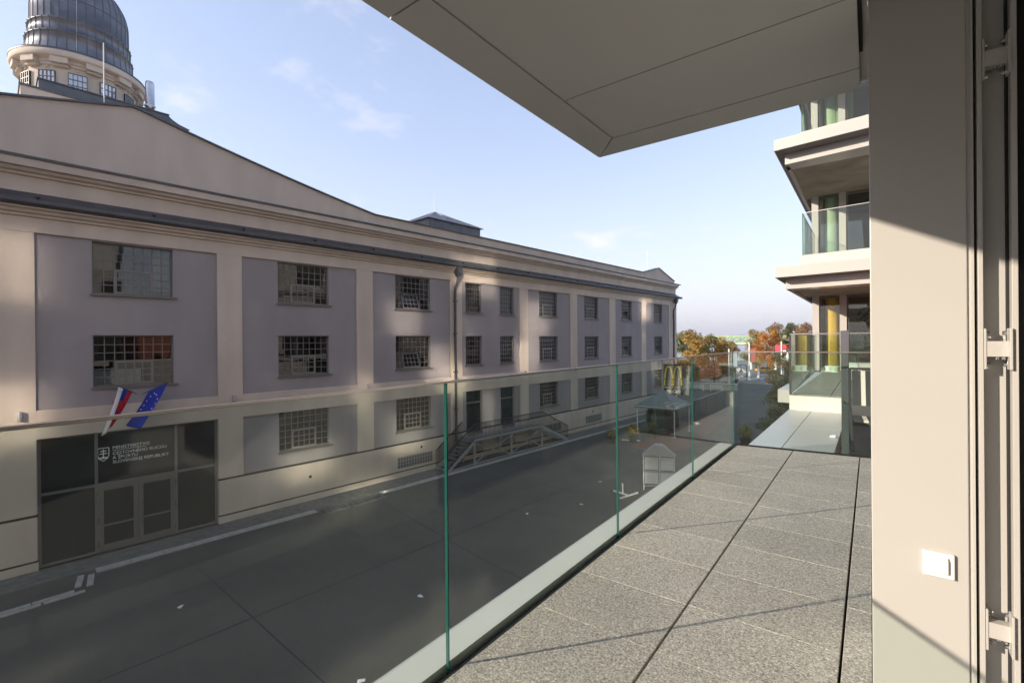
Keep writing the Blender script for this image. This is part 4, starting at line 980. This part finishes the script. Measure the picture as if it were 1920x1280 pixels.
sf('soffit_panel', [(-1.07+g_,1.81+g_),(-.03,1.81+g_),(-.03,2.30-g_),(-1.07+g_,2.30-g_)])
sf('soffit_panel', [(-1.07+g_,.3),(-.03,.3),(-.03,1.81-g_),(-1.07+g_,1.81-g_)])
sf('soffit_panel', [(-1.07+g_,-3.2),(-.03,-3.2),(-.03,.3-g_*2),(-1.07+g_,.3-g_*2)])
MB().box(-1.243,-.004,-3.2,2.495,CZ+.031,CZ+.62).build('canopy_slab', alu, AP)
MB().box(-.029,-.018,-3.2,2.2,CZ+.012,CZ+.03).build('soffit_gap', dark, AP)
# jamb of the balcony door: cladding, reveals, frame profiles, shutter guide with brackets
JY = 1.90
MB().box(-.002,.2245,JY,2.45,FZ-.3,CZ+.6).build('jamb_cladding', alu, AP, bevel=.003)
MB().box(.2245,.2325,JY+.006,JY+.4,FZ-.3,CZ+.6).build('jamb_profile', alu, AP); MB().box(.2325,.2385,JY+.001,JY+.4,FZ-.3,CZ+.6).build('jamb_profile', alu, AP)
MB().box(.2385,.2455,JY+.05,JY+.4,FZ-.3,CZ+.6).build('jamb_gap', dark, AP)
MB().box(.2455,.2565,JY-.004,JY+.4,FZ-.3,CZ+.6).build('frame_profile', alu, AP, bevel=.001)
MB().box(.2565,.3085,JY+.045,JY+.4,FZ-.3,CZ+.6).build('frame_recess', alu, AP)
MB().box(.3085,.3125,JY+.02,JY+.4,FZ-.3,CZ+.6).build('seal_strip', dark, AP)
MB().box(.3125,.325,JY-.012,JY+.4,FZ-.3,CZ+.6).build('guide_profile', alu, AP, bevel=.001)
MB().box(.3255,.36,JY+.012,JY+.4,FZ-.3,CZ+.6).build('frame_dark', dark, AP)
MB().box(.3601,.45,JY-.02,JY+.4,FZ-.3,CZ+.6).build('frame_profile', alu, AP)
for z in (8.79, 7.965, 7.165):
    bk = MB().box(.2625,.3085,JY-.004,JY+.03,z-.022,z+.022).box(.2575,.2625,JY-.006,JY+.044,z-.058,z+.058).box(.3065,.3125,JY-.022,JY+.019,z-.058,z+.058)
    bo = bk.build('guide_bracket', alu, AP, bevel=.001)
    for x, zz in ((.2665,z+.045),(.2665,z-.045),(.302,z+.045),(.302,z-.045)):
        MB().tube([(x-.004,JY+.018,zz),(x+.005,JY+.018,zz)], .0062, 8).build('screw', chrome, bo)
    for x in (.285,.298): MB().tube([(x,JY+.01,z-.0225),(x,JY+.01,z-.03)], .0055, 8).build('screw', chrome, bo)
SK = thing('socket_outlet', 'white square weatherproof socket outlet with a hinged lid on the beige jamb', 'socket', (.1565, JY, 7.322))
wpl = mat('socket_white', (0.74,0.735,0.72), .4)
MB().box(-.036,.036,-.011,-.0005,-.037,.037).build('plate', wpl, SK, bevel=.003)
MB().box(-.022,.022,-.019,-.0112,-.022,.021).build('lid', wpl, SK, bevel=.003); MB().box(-.021,.021,-.017,-.0112,.0215,.026).build('hinge', wpl, SK, bevel=.001)
wd_ = MB().box(.0,.1,2.452,6.9,FZ-.3,FZ+.02).box(.0,.1,2.452,6.9,CZ+.3,CZ+.6).box(.0,.1,3.9,3.98,FZ+.02,CZ+.3).box(.0,.1,5.4,5.48,FZ+.02,CZ+.3).box(.0,.1,6.82,6.9,FZ+.02,CZ+.3).build('window', frame_g, AP)
for y0, y1 in ((2.452,3.9),(3.98,5.4),(5.48,6.82)): MB().box(.03,.06,y0,y1,FZ+.02,CZ+.3).build('pane', dull_g, wd_)
# the street front of the building: storey bands, glazing, terracotta panels (it lights the street and shows in the panes)
FL = [0.0, 3.4] + [FZ+3.25*k for k in range(7)]
fr_ = random.Random(9)
apw = MB(); apg = []; 
def front(parent, Y0, Y1, x, floors, skip=None, tint=0.0):
    for i, z0 in enumerate(floors[:-1]):
        z1 = floors[i+1]
        MB().box(x-.45, x+.3, Y0, -3.3, z1-.42, z1-.02).build('storey_band', alu, parent); MB().box(x+.001, x+.3, -3.29, Y1, z1-.42, z1-.05 if i == 1 else z1-.02).build('storey_band', alu, parent)
        y = Y0
        while y < Y1-.5:
            w = fr_.choice((1.4,2.2,2.8,3.4)); y2 = min(Y1, y+w); kind = fr_.random()
            if skip and skip(i, y, y2): y = y2; continue
            zt, zb = z1-.42, z0
            if kind < .14: MB().box(x+.02, x+.3, y, y2, zb, zt).build('terracotta_panel', terra, parent)
            elif kind < .38: MB().box(x, x+.3, y, y2, zb, zt).build('wall_panel', alu, parent)
            else:
                o = MB().box(x+.06, x+.2, y, y+.09, zb, zt).box(x+.06, x+.2, y2-.09, y2, zb, zt).box(x+.06, x+.2, y+.09, y2-.09, zb, zb+.1).build('window', frame_g, parent)
                p = MB().box(-.006,.006,-(y2-y)/2+.09,(y2-y)/2-.09,zb+.1,zt).build('pane', coat_g, o, (x+.14,(y+y2)/2,0)); p.data.materials[0] = coat_g if fr_.random() < .3 else dull_g; p.rotation_euler = (0, fr_.gauss(0,.004), fr_.gauss(0,.012))
            y = y2
front(AP, -62, 6.9, 0.0, FL, lambda i, y, y2: i == 2 and y2 > -3.4)
MB().box(.46, .9, -3.4, 1.9, FZ-.3, FZ-.01).build('threshold', alu, AP)
MB().box(0.31, 14, -62, -3.4, 0, FL[-1]).box(4.5, 14, -3.4, 6.9, 0, FL[-1]).box(.31, 4.5, -3.4, 6.9, 0, FZ-.31).box(.31, 4.5, -3.4, 6.9, CZ+.63, FL[-1]).box(.46, 4.5, JY+.41, 6.9, FZ-.3, CZ+.62).build('core', mat('core_plaster', (0.50,0.50,0.50), .9), AP)
MB().box(-1.41, .3, -3.2, 5.9, FZ-.40, FZ-.13).build('balcony_slab', alu, AP)
MB().box(.0, 14, -62, 6.9, FL[-1], FL[-1]+.4).build('roof', lead, AP)

# grey roof ledge between the two terraces
LG = thing('ledge_roof', 'smooth light grey sheet roof between this balcony and the neighbouring terrace', 'roof', (0,0,0))
lgm = mat('grey_sheet', (0.50,0.50,0.48), .32, var=.03, scale=2)
for (x0, x1) in ((-1.21,-.86),(-.852,-.34)):
    for (y0, y1) in ((6.12,8.1),(8.108,9.97)): MB().box(x0,x1,y0,y1,6.55,6.70).build('sheet', lgm, LG, bevel=.003)
MB().box(-1.21,-.34,6.12,9.97,0,6.549).build('shaft', alu, LG)
MB().box(-.44,-.375,7.5,7.53,6.701,6.72).box(-.41,-.375,7.44,7.53,6.7205,6.735).build('bracket', whitep, LG)
dkf = mat('dark_terrace_deck', (0.06,0.062,0.066), .6, var=.2, scale=3)
MB().box(-.338,-.002,6.06,9.97,6.2,6.52).build('gutter_floor', dkf, LG)
PT = thing('dark_post', 'dark grey square post standing behind the end glass', 'post', (-.232, 6.42, 6.52))
MB().box(-.035,.035,-.035,.035,0,1.30).build('shaft', mat('post_grey', (0.075,0.08,0.088), .5), PT, bevel=.004); MB().box(-.04,.04,-.04,.04,1.301,1.56).build('cap', mat('post_cap', (0.10,0.10,0.115), .5), PT, bevel=.004); MB().box(-.06,.06,-.06,.06,-.0,.012).build('foot', rail_d, PT)
# striped folding chair behind the post
CH = thing('striped_chair', 'folding chair with black and white striped fabric behind the dark post', 'chair', (-.07, 8.2, 6.52), R(4))
sb, sw = mat('stripe_black', (0.03,0.033,0.036), .8), mat('stripe_white', (0.66,0.62,0.54), .8)
sx = -.15
for i in range(7):
    w_ = .10 if i % 2 == 0 else .05; m_ = sb if i % 2 == 0 else sw
    a, b_ = sx, sx+w_; sx = b_
    MB().add([(a,-.12,.55),(b_,-.12,.55),(b_,-.02,1.02),(a,-.02,1.02),(a,-.10,.55),(b_,-.10,.55),(b_,0,1.02),(a,0,1.02)], [(0,1,2,3),(7,6,5,4),(0,4,5,1),(3,2,6,7),(0,3,7,4),(1,5,6,2)]).build('back_stripe', m_, CH)
    MB().box(a,b_,-.55,-.121,.38,.41).build('seat_stripe', m_, CH)
MB().bar((-.17,0,0),(-.17,-.02,1.06),.03).bar((.39,0,0),(.39,-.02,1.06),.03).bar((-.17,-.02,1.05),(.39,-.02,1.05),.03).bar((-.17,-.55,0),(-.17,-.1,.5),.03).bar((.39,-.55,0),(.39,-.1,.5),.03).build('frame', rail_d, CH)

# ------------------------------------------------------------------ neighbouring apartment building
NB = thing('neighbour_building', 'beige apartment tower with stacked glass balconies and yellow column beyond the balcony', 'building', (0,0,0))
TZ = 6.97
def plan(x0, yl, x1, k=-.1): return yl, yl+(x1-x0)*k
conc = mat('raw_concrete', (0.27,0.235,0.195), .85, var=.22, scale=1.6, bump=.2, bscale=30)
metal_d = mat('dark_metal_soffit', (0.16,0.15,0.145), .5)
def slab(name, x0, x1, y0, y1, z0, z1, mt, kx=-.1, p=NB, bevel=0):
    """box whose street-facing front edge runs slightly skewed (y falls by kx per metre of x)"""
    q = MB(); f0, f1 = y0, y0+(x1-x0)*kx; vs = [(x0,f0,z0),(x1,f1,z0),(x1,y1,z0),(x0,y1,z0),(x0,f0,z1),(x1,f1,z1),(x1,y1,z1),(x0,y1,z1)]
    return q.add(vs, [(0,3,2,1),(4,5,6,7),(0,1,5,4),(1,2,6,5),(2,3,7,6),(3,0,4,7)]).build(name, mt, p, bevel=bevel)
# terrace level
slab('terrace_front', -1.20, -.335, 9.99, 10.12, 6.2, TZ-.012, mat('white_parapet', (0.66,0.63,0.57), .6), -.03)
slab('terrace_front', -.334, .9, 9.965, 10.12, 6.2, TZ-.012, dkf, -.03)
MB().box(.9, 1.3, 6.91, 18.0, 0, TZ+2.3).build('link_wall', terra, NB)
MB().box(-.002,.899,6.91,9.9,6.2,6.52).build('lower_deck', dkf, NB)
TF = struct(MB().box(-1.19, .89, 10.13, 18.0, 6.6, TZ-.03).build('neighbour_terrace_floor', dark))
tg = mat('terrace_tile', (0.36,0.345,0.31), .8, var=.08, scale=5, bump=.2, bscale=60)
for i in range(3):
    for j in range(13):
        x0 = -1.185+i*.6; y0 = 10.14+j*.6; MB().box(x0+.004, x0+.592, y0+.004, y0+.592, TZ-.029, TZ).build('tile', tg, TF)
NG = thing('terrace_balustrade', 'frameless glass balustrade around the neighbouring terrace', 'balustrade', (0,0,TZ))
pane_box(-1.185,10.06,-.34,10.035,-.0,1.10).build('pane', [bal_g, edge_g], NG); pane_box(-.33,10.035,.88,10.0,0,1.10).build('pane', [bal_g, edge_g], NG)
for y0, y1 in ((10.08,12.6),(12.61,15.2),(15.21,17.8)): pane_box(-1.19-(y0-10)*.025,y0,-1.19-(y1-10)*.025,y1,0,1.10).build('pane', [bal_g, edge_g], NG)
MB().box(-1.205,-1.175,10.03,10.07,-.0,1.09).build('corner_post', rail_d, NG)
MB().bar((-1.185,10.06,1.108),(.88,10.0,1.108),.022,.014).build('cap_rail', capm, NG); MB().bar((-1.19,10.08,1.108),(-1.385,17.8,1.108),.022,.014).build('cap_rail', capm, NG)
slab('fascia', -1.88, 1.6, 13.55, 30, 6.40, 6.72, alu, -.03).location.z = 0
FZS = [9.53, 12.72, 15.95, 19.2, 22.4]
gl_levels = []
for zi in FZS:
    slab('fascia', -1.93, 3.0, 13.58, 30, zi, zi+.27, alu)                       # projecting band
    slab('parapet_band', -1.44, 3.0, 14.40, 30, zi+.271, zi+.62, alu)             # upright under the glass
    slab('soffit_lining', -1.90, 3.0, 13.62, 30, zi-.012, zi-.001, metal_d)
    slab('edge_beam', -1.74, 3.0, 13.98, 14.5, zi-.27, zi-.013, alu)
    MB().box(-1.74,-1.66,14.2,30,zi-.27,zi-.014).build('edge_beam', alu, NB)
    slab('ceiling', -1.655, 3.0, 14.45, 18.2, zi-.2, zi-.015, conc)
    BGl = thing('balcony_glass', 'glass balcony rail on the neighbouring tower, '+['lowest of the upper balconies','second balcony up','third balcony up','fourth balcony up','topmost'][FZS.index(zi)], 'balustrade', (0,0,zi+.62), 0, 'upper balcony rails')
    pane_box(-1.41,14.50,.35,14.32,0,1.1).build('pane', [bal_g, edge_g], BGl); pane_box(.36,14.32,3.0,14.06,0,1.1).build('pane', [bal_g, edge_g], BGl)
    pane_box(-1.415,14.52,-1.415,17.9,0,1.1).build('pane', [bal_g, edge_g], BGl)
    MB().bar((-1.41,14.50,1.108),(3.0,14.06,1.108),.022,.014).build('cap_rail', capm, BGl); MB().bar((-1.415,14.52,1.108),(-1.415,17.9,1.108),.022,.014).build('cap_rail', capm, BGl)
# window walls of each storey at the back of the balconies
nb_glass = glass('tower_pane', (0.90,0.94,0.91), boost=1.5)
jam = alu; yell = mat('column_yellow', (0.72,0.43,0.035), .55); curt = mat('curtain_green', (0.48,0.55,0.36), .8); gcol = mat('column_pale_green', (0.5,0.58,0.42), .6)
inner = mat('inner_wall', (0.50,0.47,0.42), .9)
for li, (z0, z1) in enumerate(zip([TZ]+[z+.5 for z in FZS], [z-.2 for z in FZS]+[25.6])):
    if z1-z0 < 1: continue
    MB().box(-1.50,-1.32,18.0,18.25,z0,z1).build('jamb', jam, NB); MB().box(-.78,-.60,18.0,18.2,z0,z1).build('mullion', jam, NB); MB().box(.55,.7,18.0,18.2,z0,z1).build('mullion', jam, NB)
    wf = MB().box(-1.32,-.78,18.05,18.15,z0,z0+.1).box(-1.32,-.78,18.05,18.15,z1-.08,z1).box(-1.32,-1.27,18.05,18.15,z0+.1,z1-.08).box(-.60,.55,18.05,18.15,z0,z0+.1).box(-.6,.55,18.05,18.15,z1-.08,z1).box(-.60,-.55,18.05,18.15,z0+.1,z1-.08).build('window', frame_g, NB)
    MB().box(-1.27,-.78,18.09,18.105,z0+.1,z1-.08).build('pane', nb_glass, wf); MB().box(-.55,.55,18.09,18.105,z0+.1,z1-.08).build('pane', nb_glass, wf)
    MB().box(.7,3,18.0,18.2,z0,z1).build('wall', alu, NB)
    MB().box(-1.34,3,22,22.2,z0,z1).build('inner_wall', inner, NB)
    MB().lathe([(.19,z0),(.19,z1)], 28, (-1.0,18.42)).build('column', yell if li == 0 else gcol, NB)
    if li == 2:
        q = MB(); n_ = 60; vs = [(-1.15+.75*k/n_, 18.3+.04*math.sin(k*1.1), z) for z in (z0+.02, z1-.05) for k in range(n_+1)]; q.add(vs, [(k,k+1,k+n_+2,k+n_+1) for k in range(n_)], 0, True); q.build('curtain', curt, NB)
    if li == 0:
        MB().box(.22,.3,18.3,21.9,z0,z1).build('inner_wall', yell, NB)
# side of the tower towards the street
def front2():
    fl = [0.0, 3.4, 6.6]+FZS+[25.6]
    for i in range(len(fl)-1):
        z0, z1 = fl[i], fl[i+1]
        y = 18.26 if i >= 2 else 12.0
        while y < 44:
            w = fr_.choice((1.2,2.0,2.6)); y2 = min(44, y+w)
            if fr_.random() < .35: MB().box(-1.46,-1.2,y,y2,z0+.3,z1-.02).build('wall_panel', alu, NB)
            else:
                o = MB().box(-1.44,-1.3,y,y+.08,z0+.3,z1-.02).box(-1.44,-1.3,y2-.08,y2,z0+.3,z1-.02).build('window', frame_g, NB)
                p = MB().box(-.006,.006,-(y2-y)/2+.08,(y2-y)/2-.08,z0+.3,z1-.02).build('pane', coat_g, o, (-1.36,(y+y2)/2,0)); p.data.materials[0] = coat_g if fr_.random() < .35 else dull_g; p.rotation_euler = (0, fr_.gauss(0,.004), fr_.gauss(0,.012))
            y = y2
        if i >= 3: MB().box(-1.47,-1.2,18.26,44,z0+.28,z0+.299).build('band', alu, NB)
    MB().box(-1.93,-1.2,30.01,44,6.40,6.72).build('fascia', alu, NB)
    for zi in FZS: MB().box(-1.93,-1.2,30.01,44,zi,zi+.27).build('fascia', alu, NB)
front2()
MB().box(-1.19,12,22.21,44,0,25.6).box(3.01,12,12,22.2,0,25.6).box(-1.15,3,12,18,0,6.39).build('core', MATS['core_plaster'], NB)
MB().box(-1.95,12,13.2,44,25.61,26.0).build('roof', lead, NB)
# pots and lounger on the neighbouring terrace
for i, (x, y, c, l) in enumerate(((-1.02,17.45,'white_paint','small white pot at the foot of the yellow column'),(-.86,17.3,'pot_mint','small mint pot right of the white pot'))):
    cm = MATS.get(c) or mat(c, (0.62,0.70,0.58), .6)
    t = thing('plant_pot', l, 'pot', (x, y, TZ), 0, 'pots by the yellow column'); MB().lathe([(0,0),(.10,0),(.12,.17),(.125,.18),(.105,.18),(.10,.14),(0,.14)], 18).build('pot_body', cm, t); MB().lathe([(0,.02),(.15,.0),(.16,.02),(.0,.021)], 18).build('saucer', whitep, t)
LN = thing('sun_lounger', 'white sun lounger end showing beside the beige jamb', 'lounger', (.12, 14.3, TZ), R(20))
MB().box(-.5,.9,-.3,.3,.28,.34).build('frame', whitep, LN); MB().add([(-.5,-.3,.34),(.25,-.3,.34),(.25,.3,.34),(-.5,.3,.34),(-.52,-.3,.42),(.25,-.3,.42),(.25,.3,.42),(-.52,.3,.42)], [(0,3,2,1),(4,5,6,7),(0,1,5,4),(1,2,6,5),(2,3,7,6),(3,0,4,7)]).build('cushion', whitep, LN)
for x in (-.45,.8):
    for y in (-.26,.26): MB().box(x-.025,x+.025,y-.025,y+.025,0,.279).build('leg', whitep, LN)
IP = thing('indoor_plant', 'leafy green plant behind the terrace window right of the yellow column', 'plant', (-.15, 18.9, TZ))
MB().lathe([(0,0),(.2,0),(.26,.4),(.22,.4),(0,.36)], 16).build('pot', pot_m, IP); q = MB(); rr = random.Random(77)
for k in range(260):
    a = rr.uniform(0,6.28); r_ = rr.uniform(0,.42); z = rr.uniform(.45,1.9); p = Vector((r_*math.cos(a), r_*math.sin(a), z)); d = Vector((math.cos(a),math.sin(a),rr.uniform(-.4,.5))).normalized(); s_ = d.cross(Vector((0,0,1))).normalized()
    q.add([p, p+d*.1+s_*.035, p+d*.24, p+d*.1-s_*.035], [(0,1,2,3)])
q.build('foliage', LV['green'], IP)

# ------------------------------------------------------------------ air: thin even haze that pales the far bank, bridge and hills
hzm = bpy.data.materials.new('haze_air'); hzm.use_nodes = True; t = hzm.node_tree; t.nodes.clear()
o = t.nodes.new('ShaderNodeOutputMaterial'); pv_ = t.nodes.new('ShaderNodeVolumePrincipled'); pv_.inputs['Color'].default_value = (0.90, 0.93, 1.0, 1); pv_.inputs['Density'].default_value = 1.7e-4; pv_.inputs['Anisotropy'].default_value = 0.2
t.links.new(pv_.outputs[0], o.inputs['Volume'])
MB().box(-6600, 6600, -460, 9100, -8, 190).build('haze', hzm)['kind'] = 'stuff'
